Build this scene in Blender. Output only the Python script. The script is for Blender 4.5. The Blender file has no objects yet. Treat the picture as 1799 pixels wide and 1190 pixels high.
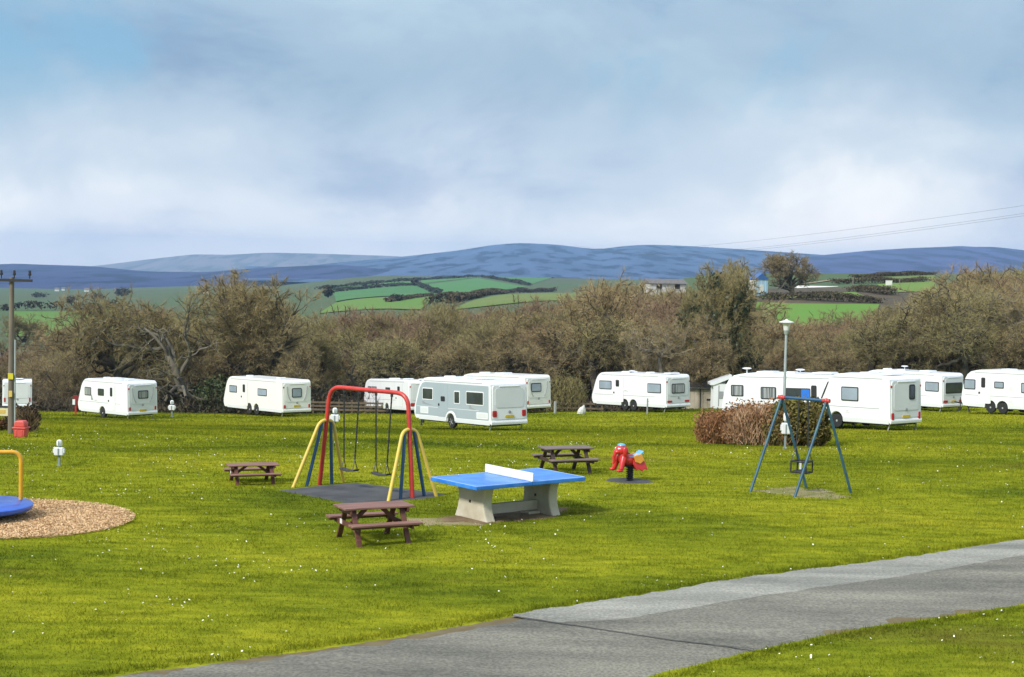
import bpy, bmesh, math, random
import numpy as np
from mathutils import Vector, Matrix, Euler

sc = bpy.context.scene
col = sc.collection
R = math.radians

# ------------------------------------------------------------------ camera
EYE = 5.4
FPX = 2700.0            # focal length in photo pixels (photo is 1799 wide)
PITCH = math.atan(135 / FPX)
ROLL = R(1.3)
fwd = Vector((0, math.cos(PITCH), -math.sin(PITCH)))
rt0 = Vector((1, 0, 0)); up0 = rt0.cross(fwd)
rgt = rt0 * math.cos(ROLL) + up0 * math.sin(ROLL)
upv = up0 * math.cos(ROLL) - rt0 * math.sin(ROLL)
cam = bpy.data.cameras.new('camera')
cam.sensor_width = 36.0
cam.lens = FPX * 36.0 / 1799.0
cam.clip_start = 0.1
cam.clip_end = 30000
camo = bpy.data.objects.new('camera', cam); col.objects.link(camo)
camo.matrix_world = Matrix(((rgt.x, upv.x, -fwd.x, 0), (rgt.y, upv.y, -fwd.y, 0), (rgt.z, upv.z, -fwd.z, EYE), (0, 0, 0, 1)))
sc.camera = camo

# ------------------------------------------------------------------ sky, sun, exposure
SUN_EL, SUN_AZ = R(39), R(-136)     # azimuth measured clockwise from +Y; the sun stands behind and to the left
W = bpy.data.worlds.new('World'); sc.world = W; W.use_nodes = True
wt = W.node_tree; wt.nodes.clear()
def wn(t, **k):
    n = wt.nodes.new(t)
    for a, b in k.items(): setattr(n, a, b)
    return n
def wl(a, b): wt.links.new(a, b)
sky = wn('ShaderNodeTexSky', sky_type='NISHITA', sun_disc=False)
sky.sun_elevation = SUN_EL; sky.sun_rotation = SUN_AZ; sky.air_density = 1.0; sky.dust_density = 1.2; sky.ozone_density = 1.5
skyv = wn('ShaderNodeVectorMath', operation='SCALE'); skyv.inputs[3].default_value = 0.085
wl(sky.outputs[0], skyv.inputs[0])
tc = wn('ShaderNodeTexCoord'); sep = wn('ShaderNodeSeparateXYZ'); wl(tc.outputs['Generated'], sep.inputs[0])
def wmath(op, a, b=None, clamp=False):
    n = wn('ShaderNodeMath', operation=op); n.use_clamp = clamp
    for i, q in enumerate((a, b)):
        if q is None: continue
        if isinstance(q, (int, float)): n.inputs[i].default_value = q
        else: wl(q, n.inputs[i])
    return n.outputs[0]
zc = wmath('MAXIMUM', sep.outputs[2], 0.0)
def wnoise(scale, detail, rough, off, st=(1, 1, 1)):
    mp = wn('ShaderNodeMapping'); mp.inputs['Location'].default_value = off; mp.inputs['Scale'].default_value = st; wl(tc.outputs['Generated'], mp.inputs[0])
    n = wn('ShaderNodeTexNoise'); n.inputs['Scale'].default_value = scale; n.inputs['Detail'].default_value = detail; n.inputs['Roughness'].default_value = rough; n.inputs['Distortion'].default_value = .35
    wl(mp.outputs[0], n.inputs['Vector']); return n.outputs['Fac']
def wramp(f, stops):
    r = wn('ShaderNodeValToRGB'); e = r.color_ramp.elements
    while len(e) < len(stops): e.new(0.5)
    for q, (p, c) in zip(e, stops): q.position = p; q.color = (*c, 1)
    r.color_ramp.interpolation = 'EASE'
    wl(f, r.inputs[0]); return r.outputs[0]
def wmix(f, a, b, bt='MIX'):
    n = wn('ShaderNodeMix', data_type='RGBA', blend_type=bt)
    if isinstance(f, (int, float)): n.inputs[0].default_value = f
    else: wl(f, n.inputs[0])
    for i, q in ((6, a), (7, b)):
        if isinstance(q, tuple): n.inputs[i].default_value = (*q, 1)
        else: wl(q, n.inputs[i])
    return n.outputs[2]
cover = wnoise(3.6, 5, 0.55, (2.63, 1.0, 0.3), (1, 1, 1.5))        # where the cloud sheet thins to blue
tone = wnoise(4.6, 7, 0.56, (8.3, -2.2, 0), (1, 1, 2.2))          # grey bellies and bright edges
wob = wmath('MULTIPLY', wmath('SUBTRACT', wnoise(6.0, 5, .55, (1.7, 5.2, 0.9)), .5), .13)
zw = wmath('ADD', zc, wob, clamp=True)                            # the bright low cloud reaches up unevenly
base = wramp(zw, [(0.0, (0.57, 0.585, 0.615)), (0.025, (0.525, 0.56, 0.60)), (0.06, (0.385, 0.455, 0.53)), (0.13, (0.245, 0.34, 0.435)), (0.25, (0.30, 0.40, 0.50)), (1.0, (0.72, 0.78, 0.86))])
shade = wramp(tone, [(0.34, (0.74, 0.79, 0.88)), (0.50, (1.0, 1.0, 1.0)), (0.66, (1.18, 1.13, 1.07))])
cloud = wmix(1.0, base, shade, 'MULTIPLY')
blue = wmix(0.7, skyv.outputs[0], (0.13, 0.30, 0.455))
hole = wramp(cover, [(0.525, (0, 0, 0)), (0.64, (1, 1, 1))])
lift = wramp(zc, [(0.055, (0, 0, 0)), (0.13, (0.85, 0.85, 0.85))])
hf = wmix(1.0, hole, lift, 'MULTIPLY')
skyc = wmix(hf, cloud, blue)
bg = wn('ShaderNodeBackground'); bg.inputs[1].default_value = 1.0; wl(skyc, bg.inputs[0])
wo = wn('ShaderNodeOutputWorld'); wl(bg.outputs[0], wo.inputs[0])

sl = bpy.data.lights.new('sun', 'SUN'); sl.energy = 2.6; sl.angle = R(8.0); sl.color = (1.0, 0.965, 0.91)
so = bpy.data.objects.new('sun', sl); col.objects.link(so)
sd = Vector((math.sin(SUN_AZ) * math.cos(SUN_EL), math.cos(SUN_AZ) * math.cos(SUN_EL), math.sin(SUN_EL)))
so.location = sd * 60
so.rotation_euler = (-sd).to_track_quat('-Z', 'Y').to_euler()

sc.view_settings.view_transform = 'Standard'; sc.view_settings.look = 'None'
sc.view_settings.exposure = 0.7; sc.view_settings.gamma = 1.0; sc.view_settings.use_curve_mapping = False
sc.render.engine = 'CYCLES'
sc.cycles.use_denoising = True
sc.cycles.max_bounces = 6; sc.cycles.diffuse_bounces = 3; sc.cycles.glossy_bounces = 3
sc.cycles.volume_bounces = 0; sc.cycles.transparent_max_bounces = 16
sc.cycles.caustics_reflective = False; sc.cycles.caustics_refractive = False

# ------------------------------------------------------------------ terrain heights and placing helpers
COLS = [(p - 899.5) / FPX for p in (-300, 100, 400, 700, 1000, 1300, 1600, 2000)]
TAB = [(-60, [1.5] * 8), (0, [0.6] * 8), (16, [0.0] * 8), (40, [0.0] * 8),
 (48, [-.42, -.42, -.42, -.42, -.4, -.38, -.35, -.3]),
 (58, [-1.2, -1.2, -1.2, -1.2, -1.15, -1.05, -.95, -.9]),
 (72, [-2.6, -2.6, -2.6, -2.55, -2.45, -2.25, -2.0, -1.9]),
 (78, [-3.2, -3.2, -3.2, -3.1, -2.95, -2.7, -2.4, -2.25]),
 (105, [-5.65, -5.55, -5.42, -5.15, -4.72, -4.25, -3.75, -3.4]),
 (112, [-6.9, -6.8, -6.6, -6.3, -5.9, -5.4, -4.8, -4.3]),
 (150, [-12, -12, -11.5, -10.5, -9.8, -8.8, -7.5, -5.5]),
 (200, [-16, -16, -15, -12.8, -11, -6, -4.5, -1]),
 (300, [-17, -17, -15.5, -12, -5.5, -0.2, 0.8, 5]),
 (450, [-17, -17, -15, -9.5, -4.5, 3.4, 4.3, 8]),
 (600, [-17.5, -17.5, -15, -10, -6.5, 3, 4.3, 7]),
 (1000, [-27, -27, -21, -17, -15, -6, 0, 3]),
 (1800, [-42, -42, -33, -13.5, -12, -12, -8, -5]),
 (3000, [-66, -66, -55, -45, -40, -38, -35, -35]),
 (6000, [-90] * 8), (14000, [-90] * 8)]
_D = np.array([r[0] for r in TAB], float); _Z = np.array([r[1] for r in TAB], float); _C = np.array(COLS)
_DG = np.concatenate([np.arange(-60, 180, 1.0), np.arange(180, 700, 10.0), np.arange(700, 14001, 100.0)])
_ZG = np.stack([np.interp(_DG, _D, _Z[:, j]) for j in range(8)], 1)
_n = 240
_ker = np.hanning(13)[1:-1]; _ker /= _ker.sum()
for j in range(8):
    a = _ZG[:_n, j]; pad = np.concatenate([[a[0]] * 5, a, a[-1] + (a[-1] - a[-2]) * np.arange(1, 6)])
    _ZG[:_n, j] = np.convolve(pad, _ker, 'valid')
def gz(x, y):
    """ground height"""
    x = np.asarray(x, float); y = np.asarray(y, float)
    t = np.clip(x / np.maximum(y, 25.0), _C[0], _C[-1])
    i = np.clip(np.searchsorted(_DG, y) - 1, 0, len(_DG) - 2)
    f = np.clip((y - _DG[i]) / (_DG[i + 1] - _DG[i]), 0, 1)
    j = np.clip(np.searchsorted(_C, t) - 1, 0, 6)
    g = np.clip((t - _C[j]) / (_C[j + 1] - _C[j]), 0, 1); g = g * g * (3 - 2 * g)
    z = (_ZG[i, j] * (1 - g) + _ZG[i, j + 1] * g) * (1 - f) + (_ZG[i + 1, j] * (1 - g) + _ZG[i + 1, j + 1] * g) * f
    return z + 0.03 * np.sin(x * .55 + 1.3) * np.cos(y * .47) * np.clip((y - 12) / 10, 0, 1)
def gzf(x, y): return float(gz(x, y))
def ray(px, py):
    return fwd + rgt * ((px - 899.5) / FPX) + upv * (-(py - 595.0) / FPX)
def P(px, py, d):
    """the point seen at a photo pixel, d metres out along Y"""
    r = ray(px, py); k = d / r.y
    return Vector((r.x * k, d, EYE + r.z * k))
def G(px, py, z=None):
    """where a photo pixel meets the ground (or the level z)"""
    r = ray(px, py)
    if z is not None:
        k = (z - EYE) / r.z; return Vector((r.x * k, r.y * k, z))
    y = 10.0; prev = y
    while y < 3000:
        k = y / r.y
        if EYE + r.z * k < gzf(r.x * k, y): break
        prev = y; y += 0.25 if y < 130 else 5
    lo, hi = prev, y
    for _ in range(24):
        m = (lo + hi) / 2; k = m / r.y
        if EYE + r.z * k < gzf(r.x * k, m): hi = m
        else: lo = m
    k = hi / r.y
    return Vector((r.x * k, hi, gzf(r.x * k, hi)))
def pix(p):
    q = Vector(p) - Vector((0, 0, EYE)); w = q.dot(fwd)
    return 899.5 + FPX * q.dot(rgt) / w, 595 - FPX * q.dot(upv) / w
def onz(x, y, dz=0.0): return Vector((x, y, gzf(x, y) + dz))

# ------------------------------------------------------------------ materials
MATS = {}
def mat(name, c, rough=0.6, var=0.12, scale=6.0, bump=0.0, bscale=40.0, metal=0.0, c2=None, coords='Object', stretch=None, objvar=0.0, coat=0.0, spec=0.5, detail=4, transl=0.0, lo=0.35, hi=0.65):
    """procedural: noise between c and c2 (or a darker c), optional bump and per-object variation"""
    if name in MATS: return MATS[name]
    m = bpy.data.materials.new(name); m.use_nodes = True
    nt = m.node_tree; b = nt.nodes['Principled BSDF']; L = nt.links.new
    tcn = nt.nodes.new('ShaderNodeTexCoord'); src = tcn.outputs[coords] if coords != 'Position' else nt.nodes.new('ShaderNodeNewGeometry').outputs['Position']
    if stretch:
        mp = nt.nodes.new('ShaderNodeMapping'); mp.inputs['Scale'].default_value = stretch; L(src, mp.inputs[0]); src = mp.outputs[0]
    n = nt.nodes.new('ShaderNodeTexNoise'); n.inputs['Scale'].default_value = scale; n.inputs['Detail'].default_value = detail; L(src, n.inputs['Vector'])
    mr = nt.nodes.new('ShaderNodeMapRange'); mr.inputs[1].default_value = lo; mr.inputs[2].default_value = hi; L(n.outputs['Fac'], mr.inputs[0])
    mx = nt.nodes.new('ShaderNodeMix'); mx.data_type = 'RGBA'; L(mr.outputs[0], mx.inputs[0])
    d = c2 if c2 else tuple(q * (1 - var) for q in c)
    mx.inputs[6].default_value = (*c, 1); mx.inputs[7].default_value = (*d, 1)
    out = mx.outputs[2]
    if objvar:
        oi = nt.nodes.new('ShaderNodeObjectInfo')
        h = nt.nodes.new('ShaderNodeHueSaturation')
        a = nt.nodes.new('ShaderNodeMapRange'); a.inputs[3].default_value = 1 - objvar; a.inputs[4].default_value = 1 + objvar; L(oi.outputs['Random'], a.inputs[0]); L(a.outputs[0], h.inputs['Value'])
        a2 = nt.nodes.new('ShaderNodeMath'); a2.operation = 'MULTIPLY_ADD'; a2.inputs[1].default_value = 0.03 * min(1, objvar * 4); a2.inputs[2].default_value = 0.5 - 0.015 * min(1, objvar * 4)
        a3 = nt.nodes.new('ShaderNodeMath'); a3.operation = 'FRACT'; a4 = nt.nodes.new('ShaderNodeMath'); a4.operation = 'MULTIPLY'; a4.inputs[1].default_value = 7.31
        L(oi.outputs['Random'], a4.inputs[0]); L(a4.outputs[0], a3.inputs[0]); L(a3.outputs[0], a2.inputs[0]); L(a2.outputs[0], h.inputs['Hue'])
        L(out, h.inputs['Color']); out = h.outputs[0]
    L(out, b.inputs['Base Color'])
    b.inputs['Roughness'].default_value = rough; b.inputs['Metallic'].default_value = metal; b.inputs['Specular IOR Level'].default_value = spec
    if coat: b.inputs['Coat Weight'].default_value = coat; b.inputs['Coat Roughness'].default_value = 0.15
    if bump:
        n2 = nt.nodes.new('ShaderNodeTexNoise'); n2.inputs['Scale'].default_value = bscale; n2.inputs['Detail'].default_value = 3; L(src, n2.inputs['Vector'])
        bp = nt.nodes.new('ShaderNodeBump'); bp.inputs['Strength'].default_value = bump; bp.inputs['Distance'].default_value = 0.02; L(n2.outputs['Fac'], bp.inputs['Height']); L(bp.outputs[0], b.inputs['Normal'])
    if transl:
        tr = nt.nodes.new('ShaderNodeBsdfTranslucent'); L(out, tr.inputs[0]); ms = nt.nodes.new('ShaderNodeMixShader'); ms.inputs[0].default_value = transl
        L(b.outputs[0], ms.inputs[1]); L(tr.outputs[0], ms.inputs[2]); L(ms.outputs[0], nt.nodes['Material Output'].inputs[0])
    MATS[name] = m
    return m

# ------------------------------------------------------------------ mesh building
class MB:
    def __init__(s): s.v = []; s.f = []
    def add(s, vs, fs):
        o = len(s.v); s.v += [tuple(q) for q in vs]; s.f += [tuple(i + o for i in f) for f in fs]; return s
    def box(s, c, d, M=None):
        x, y, z = d[0] / 2, d[1] / 2, d[2] / 2
        vs = [Vector((a * x, b * y, e * z)) for a in (-1, 1) for b in (-1, 1) for e in (-1, 1)]
        if M is not None: vs = [M @ q for q in vs]
        c = Vector(c)
        return s.add([q + c for q in vs], [(0, 1, 3, 2), (4, 6, 7, 5), (0, 4, 5, 1), (2, 3, 7, 6), (0, 2, 6, 4), (1, 5, 7, 3)])
    def beam(s, p, q, w, h, up=(0, 0, 1)):
        p = Vector(p); q = Vector(q); a = (q - p).normalized(); u = Vector(up); l = u.cross(a)
        if l.length < 1e-4: l = Vector((1, 0, 0)).cross(a)
        l.normalize(); u = a.cross(l)
        vs = [e + l * (i * w / 2) + u * (k * h / 2) for e in (p, q) for i in (-1, 1) for k in (-1, 1)]
        return s.add(vs, [(0, 1, 3, 2), (4, 6, 7, 5), (0, 4, 5, 1), (2, 3, 7, 6), (0, 2, 6, 4), (1, 5, 7, 3)])
    def tube(s, pts, rad, n=10, cap=True):
        pts = [Vector(p) for p in pts]; m = len(pts)
        rs = [rad] * m if isinstance(rad, (int, float)) else list(rad)
        t0 = (pts[1] - pts[0]).normalized(); nrm = t0.orthogonal().normalized(); vs = []; fs = []
        for i in range(m):
            t = (pts[min(i + 1, m - 1)] - pts[max(i - 1, 0)]).normalized()
            nrm = (nrm - t * nrm.dot(t)).normalized(); b = t.cross(nrm)
            for k in range(n):
                a = 2 * math.pi * k / n; vs.append(pts[i] + (nrm * math.cos(a) + b * math.sin(a)) * rs[i])
        for i in range(m - 1):
            for k in range(n): fs.append((i * n + k, i * n + (k + 1) % n, (i + 1) * n + (k + 1) % n, (i + 1) * n + k))
        if cap: fs.append(tuple(range(n - 1, -1, -1))); fs.append(tuple((m - 1) * n + k for k in range(n)))
        return s.add(vs, fs)
    def lathe(s, prof, n=24, c=(0, 0, 0), M=None):
        vs = []; fs = []; m = len(prof); c = Vector(c)
        for r, z in prof:
            for k in range(n):
                a = 2 * math.pi * k / n; q = Vector((r * math.cos(a), r * math.sin(a), z)); vs.append((M @ q if M is not None else q) + c)
        for i in range(m - 1):
            for k in range(n): fs.append((i * n + k, i * n + (k + 1) % n, (i + 1) * n + (k + 1) % n, (i + 1) * n + k))
        fs.append(tuple(range(n - 1, -1, -1))); fs.append(tuple((m - 1) * n + k for k in range(n)))
        return s.add(vs, fs)
    def prism(s, poly, fn, a, b):
        """poly of 2-d points, fn(u, v, w) -> xyz, extruded w from a to b"""
        n = len(poly)
        vs = [fn(u, v, a) for u, v in poly] + [fn(u, v, b) for u, v in poly]
        fs = [tuple(range(n - 1, -1, -1)), tuple(range(n, 2 * n))] + [(i, (i + 1) % n, n + (i + 1) % n, n + i) for i in range(n)]
        return s.add(vs, fs)
    def ell(s, c, r, n=16, m=10, M=None, fn=None):
        c = Vector(c); prof = []
        vs = []; fs = []
        for i in range(1, m):
            th = math.pi * i / m
            for k in range(n):
                a = 2 * math.pi * k / n
                q = Vector((math.sin(th) * math.cos(a), math.sin(th) * math.sin(a), math.cos(th)))
                if fn: q = fn(q)
                q = Vector((q.x * r[0], q.y * r[1], q.z * r[2])); vs.append((M @ q if M is not None else q) + c)
        for zz in (1, -1):
            q = Vector((0, 0, zz)); q = fn(q) if fn else q
            q = Vector((q.x * r[0], q.y * r[1], q.z * r[2])); vs.append((M @ q if M is not None else q) + c)
        T = len(vs) - 2; B = T + 1
        for i in range(m - 2):
            for k in range(n): fs.append((i * n + k, (i + 1) * n + k, (i + 1) * n + (k + 1) % n, i * n + (k + 1) % n))
        for k in range(n): fs.append((T, k, (k + 1) % n)); fs.append((B, (m - 2) * n + (k + 1) % n, (m - 2) * n + k))
        return s.add(vs, fs)
    def build(s, name, m, parent=None, bevel=0.0, smooth=False, seg=2):
        me = bpy.data.meshes.new(name); me.from_pydata([tuple(q) for q in s.v], [], s.f)
        bm = bmesh.new(); bm.from_mesh(me); bmesh.ops.recalc_face_normals(bm, faces=bm.faces); bm.to_mesh(me); bm.free()
        me.materials.append(m)
        o = bpy.data.objects.new(name, me); col.objects.link(o); o.parent = parent
        if smooth:
            me.polygons.foreach_set('use_smooth', [True] * len(me.polygons))
            try: me.set_sharp_from_angle(angle=R(40))
            except Exception: pass
        if bevel:
            b = o.modifiers.new('bevel', 'BEVEL'); b.width = bevel; b.segments = seg; b.limit_method = 'ANGLE'; b.angle_limit = R(35)
        return o
def tag(o, label=None, cat=None, group=None, kind=None):
    if label: o['label'] = label
    if cat: o['category'] = cat
    if group: o['group'] = group
    if kind: o['kind'] = kind
    return o
def empty(name, loc, rz=0.0, scale=1.0):
    o = bpy.data.objects.new(name, None); col.objects.link(o); o.location = loc; o.rotation_euler = (0, 0, rz)
    o.scale = (scale,) * 3 if isinstance(scale, (int, float)) else scale
    o.empty_display_size = 0.3
    return o
def copy_tree(o, parent=None):
    c = o.copy(); col.objects.link(c); c.parent = parent
    for ch in list(o.children): copy_tree(ch, c)
    return c
def soup(name, verts, k, m, parent=None, smooth=False):
    """a mesh of len(verts)/k separate k-cornered faces"""
    verts = np.asarray(verts, np.float32).reshape(-1, 3); n = len(verts) // k
    me = bpy.data.meshes.new(name)
    me.vertices.add(len(verts)); me.vertices.foreach_set('co', verts.ravel())
    me.loops.add(n * k); me.loops.foreach_set('vertex_index', np.arange(n * k, dtype=np.int32))
    me.polygons.add(n); me.polygons.foreach_set('loop_start', np.arange(0, n * k, k, dtype=np.int32)); me.polygons.foreach_set('loop_total', np.full(n, k, np.int32))
    me.update(calc_edges=True)
    me.materials.append(m)
    o = bpy.data.objects.new(name, me); col.objects.link(o); o.parent = parent
    return o
def leaf_quads(cent, size, rng, flat=0.0):
    """randomly turned diamond leaves round the given centres"""
    n = len(cent); a = rng.normal(size=(n, 3)); a[:, 2] *= (1 - flat); a /= np.linalg.norm(a, axis=1, keepdims=True)
    b = rng.normal(size=(n, 3)); b[:, 2] *= (1 - flat); b -= a * (a * b).sum(1, keepdims=True); b /= np.linalg.norm(b, axis=1, keepdims=True) + 1e-9
    sz = size * rng.uniform(.6, 1.4, (n, 1)); a = a * sz; b = b * sz * .6
    return np.stack([cent - a, cent + b, cent + a, cent - b], 1).reshape(-1, 3)
def twig_tris(p, d, ln, w, rng):
    """thin upright-pointing slivers from p along d"""
    n = len(p); s = rng.normal(size=(n, 3)); s -= d * (s * d).sum(1, keepdims=True); s /= np.linalg.norm(s, axis=1, keepdims=True) + 1e-9
    ln = np.broadcast_to(np.asarray(ln).reshape(-1, 1), (n, 1)); w = np.broadcast_to(np.asarray(w).reshape(-1, 1), (n, 1))
    return np.stack([p - s * w / 2, p + s * w / 2, p + d * ln], 1).reshape(-1, 3)
def sheet(name, pts, m, dz=0.01, n=1, parent=None, kind='structure', label=None):
    """a flat patch of ground with the given outline, laid dz above the ground"""
    c = sum((Vector(p) for p in pts), Vector()) / len(pts)
    vs = [onz(c.x, c.y, dz)]; fs = []; rings = 6; k = len(pts)
    for i in range(1, rings + 1):
        for p in pts:
            q = c.lerp(Vector(p), i / rings); vs.append(onz(q.x, q.y, dz if i < rings else -0.01))
    for j in range(k): fs.append((0, 1 + j, 1 + (j + 1) % k))
    for i in range(rings - 1):
        for j in range(k):
            a = 1 + i * k + j; b = 1 + i * k + (j + 1) % k; fs.append((a, a + k, b + k, b))
    o = MB().add(vs, fs).build(name, m, parent)
    if kind: tag(o, kind=kind)
    return o
def blob(cx, cy, rx, ry, n, seed, jag=0.12, rot=0.0):
    rnd = random.Random(seed); ph = [rnd.uniform(0, 6.28) for _ in range(5)]
    out = []
    for i in range(n):
        a = 2 * math.pi * i / n
        r = 1 + jag * (.5 * math.sin(2 * a + ph[0]) + .4 * math.sin(3 * a + ph[1]) + .4 * math.sin(5 * a + ph[2]) + .4 * math.sin(9 * a + ph[3])) + rnd.uniform(-.4, .4) * jag
        x, y = rx * r * math.cos(a), ry * r * math.sin(a)
        out.append(Vector((cx + x * math.cos(rot) - y * math.sin(rot), cy + x * math.sin(rot) + y * math.cos(rot), 0)))
    return out

# ================================================================== THE SETTING
def grass_material(name, blade=False):
    m = bpy.data.materials.new(name); m.use_nodes = True; nt = m.node_tree; b = nt.nodes['Principled BSDF']; L = nt.links.new
    geo = nt.nodes.new('ShaderNodeNewGeometry')
    def noise(scale, stretch, detail=4, off=(0, 0, 0)):
        mp = nt.nodes.new('ShaderNodeMapping'); mp.inputs['Scale'].default_value = stretch; mp.inputs['Location'].default_value = off; L(geo.outputs['Position'], mp.inputs[0])
        n = nt.nodes.new('ShaderNodeTexNoise'); n.inputs['Scale'].default_value = scale; n.inputs['Detail'].default_value = detail; n.inputs['Roughness'].default_value = .6; L(mp.outputs[0], n.inputs['Vector']); return n.outputs['Fac']
    def ramp(f, stops):
        r = nt.nodes.new('ShaderNodeValToRGB'); e = r.color_ramp.elements
        while len(e) < len(stops): e.new(.5)
        for q, (p, c) in zip(e, stops): q.position = p; q.color = (*c, 1)
        L(f, r.inputs[0]); return r.outputs[0]
    def mix(f, a, c, bt='MIX'):
        n = nt.nodes.new('ShaderNodeMix'); n.data_type = 'RGBA'; n.blend_type = bt
        if isinstance(f, float): n.inputs[0].default_value = f
        else: L(f, n.inputs[0])
        L(a, n.inputs[6])
        if isinstance(c, tuple): n.inputs[7].default_value = (*c, 1)
        else: L(c, n.inputs[7])
        return n.outputs[2]
    patch = noise(.17, (0.5, 1.0, 1), 6)
    c = ramp(patch, [(.30, (.058, .088, .010)), (.41, (.128, .158, .012)), (.53, (.202, .222, .015)), (.68, (.255, .255, .020))])
    fine = noise(2.4, (.5, 1.3, 1), 5, (4, 9, 0))
    c = mix(1.0, c, ramp(fine, [(.30, (.62, .66, .62)), (.50, (1.04, 1.04, 1.04)), (.70, (1.45, 1.34, 1.25))]), 'MULTIPLY')
    worn = noise(.16, (.6, 1.6, 1), 5, (31, 7, 0))
    c = mix(ramp(worn, [(.60, (0, 0, 0)), (.74, (.8, .8, .8))]), c, (.150, .112, .030))
    if blade:
        n3 = noise(60, (1, 1, .2), 1)
        c = mix(1.0, c, ramp(n3, [(.3, (.66, .72, .6)), (.7, (1.35, 1.28, 1.3))]), 'MULTIPLY')
    L(c, b.inputs['Base Color']); b.inputs['Roughness'].default_value = .9; b.inputs['Specular IOR Level'].default_value = .0
    if blade:
        tr = nt.nodes.new('ShaderNodeBsdfTranslucent'); L(c, tr.inputs[0]); ms = nt.nodes.new('ShaderNodeMixShader'); ms.inputs[0].default_value = .4
        L(b.outputs[0], ms.inputs[1]); L(tr.outputs[0], ms.inputs[2]); L(ms.outputs[0], nt.nodes['Material Output'].inputs[0])
    else:
        n2 = noise(16, (.7, 1, 1), 4); bp = nt.nodes.new('ShaderNodeBump'); bp.inputs['Strength'].default_value = .55; bp.inputs['Distance'].default_value = .05; L(n2, bp.inputs['Height']); L(bp.outputs[0], b.inputs['Normal'])
    return m
M_GRASS = grass_material('mown_grass'); M_BLADE = grass_material('grass_blades', True)
M_LITTER = mat('leaf_litter', (.045, .034, .018), .95, c2=(.085, .062, .030), scale=.5, coords='Position', bump=.6, bscale=3)
M_FARM = mat('farmland', (.046, .094, .023), .9, c2=(.060, .075, .027), scale=.009, coords='Position', detail=6)

# ---- the ground, one sheet to the horizon
ys = list(np.arange(-60, 0, 4)) + list(np.arange(0, 20, 2)) + list(np.arange(20, 130, 1.0)) + list(np.arange(130, 320, 5))
q = 320.0
while q < 8400: ys.append(q); q *= 1.06
ts = np.concatenate([np.linspace(-.9, -.42, 6)[:-1], np.linspace(-.42, .42, 85), np.linspace(.42, .9, 6)[1:]])
vs = []; fs = []; mi = []
for y in ys:
    for t in ts:
        x = t * max(y, 30); vs.append((x, y, gzf(x, y)))
nt_ = len(ts)
for i in range(len(ys) - 1):
    for j in range(nt_ - 1):
        fs.append((i * nt_ + j, i * nt_ + j + 1, (i + 1) * nt_ + j + 1, (i + 1) * nt_ + j))
        y = ys[i]; mi.append(0 if y < 107 else (1 if y < 330 else 2))
gm = bpy.data.meshes.new('ground'); gm.from_pydata(vs, [], fs)
for m in (M_GRASS, M_LITTER, M_FARM): gm.materials.append(m)
gm.polygons.foreach_set('material_index', mi); gm.polygons.foreach_set('use_smooth', [True] * len(fs))
ground = bpy.data.objects.new('ground', gm); col.objects.link(ground); tag(ground, kind='structure')

# ---- road crossing the foreground
def road_material(name, c, c2, sp):
    m = mat(name, c, .9, c2=c2, scale=.8, coords='Position', stretch=(.35, 1.4, 1), bump=.5, bscale=90, detail=6, lo=.3, hi=.7)
    nt = m.node_tree; b = nt.nodes['Principled BSDF']; L = nt.links.new
    src = b.inputs['Base Color'].links[0].from_socket
    geo = nt.nodes.new('ShaderNodeNewGeometry')
    n = nt.nodes.new('ShaderNodeTexNoise'); n.inputs['Scale'].default_value = 22; n.inputs['Detail'].default_value = 4; L(geo.outputs['Position'], n.inputs['Vector'])
    r = nt.nodes.new('ShaderNodeValToRGB'); r.color_ramp.elements[0].position = .36; r.color_ramp.elements[0].color = (sp, sp, sp, 1); r.color_ramp.elements[1].position = .66; r.color_ramp.elements[1].color = (1.18, 1.18, 1.14, 1)
    L(n.outputs['Fac'], r.inputs[0])
    x = nt.nodes.new('ShaderNodeMix'); x.data_type = 'RGBA'; x.blend_type = 'MULTIPLY'; x.inputs[0].default_value = 1; L(src, x.inputs[6]); L(r.outputs[0], x.inputs[7]); 
    n2 = nt.nodes.new('ShaderNodeTexNoise'); n2.inputs['Scale'].default_value = .55; n2.inputs['Detail'].default_value = 7; n2.inputs['Roughness'].default_value = .65
    mp = nt.nodes.new('ShaderNodeMapping'); mp.inputs['Rotation'].default_value = (0, 0, R(-38)); mp.inputs['Scale'].default_value = (.35, 1.6, 1); L(geo.outputs['Position'], mp.inputs[0]); L(mp.outputs[0], n2.inputs['Vector'])
    r2 = nt.nodes.new('ShaderNodeValToRGB'); r2.color_ramp.elements[0].position = .32; r2.color_ramp.elements[0].color = (.58, .58, .56, 1); r2.color_ramp.elements[1].position = .66; r2.color_ramp.elements[1].color = (1.25, 1.24, 1.18, 1)
    L(n2.outputs['Fac'], r2.inputs[0])
    x2 = nt.nodes.new('ShaderNodeMix'); x2.data_type = 'RGBA'; x2.blend_type = 'MULTIPLY'; x2.inputs[0].default_value = 1; L(x.outputs[2], x2.inputs[6]); L(r2.outputs[0], x2.inputs[7])
    L(x2.outputs[2], b.inputs['Base Color'])
    return m
M_ROAD = road_material('asphalt', (.172, .163, .137), (.228, .214, .178), .62)
M_ROADP = road_material('new_asphalt', (.27, .265, .24), (.32, .312, .28), .74)
UP = [(-500, 1330), (-150, 1250), (180, 1189), (420, 1158), (660, 1122), (900, 1080), (1120, 1046), (1335, 1008), (1600, 976), (1799, 946), (2050, 910), (2400, 868)]
LOW = [(-200, 1560), (250, 1420), (620, 1318), (900, 1250), (1050, 1215), (1170, 1187), (1335, 1147), (1500, 1112), (1799, 1067), (2100, 1018), (2500, 960), (2900, 915)]
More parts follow.
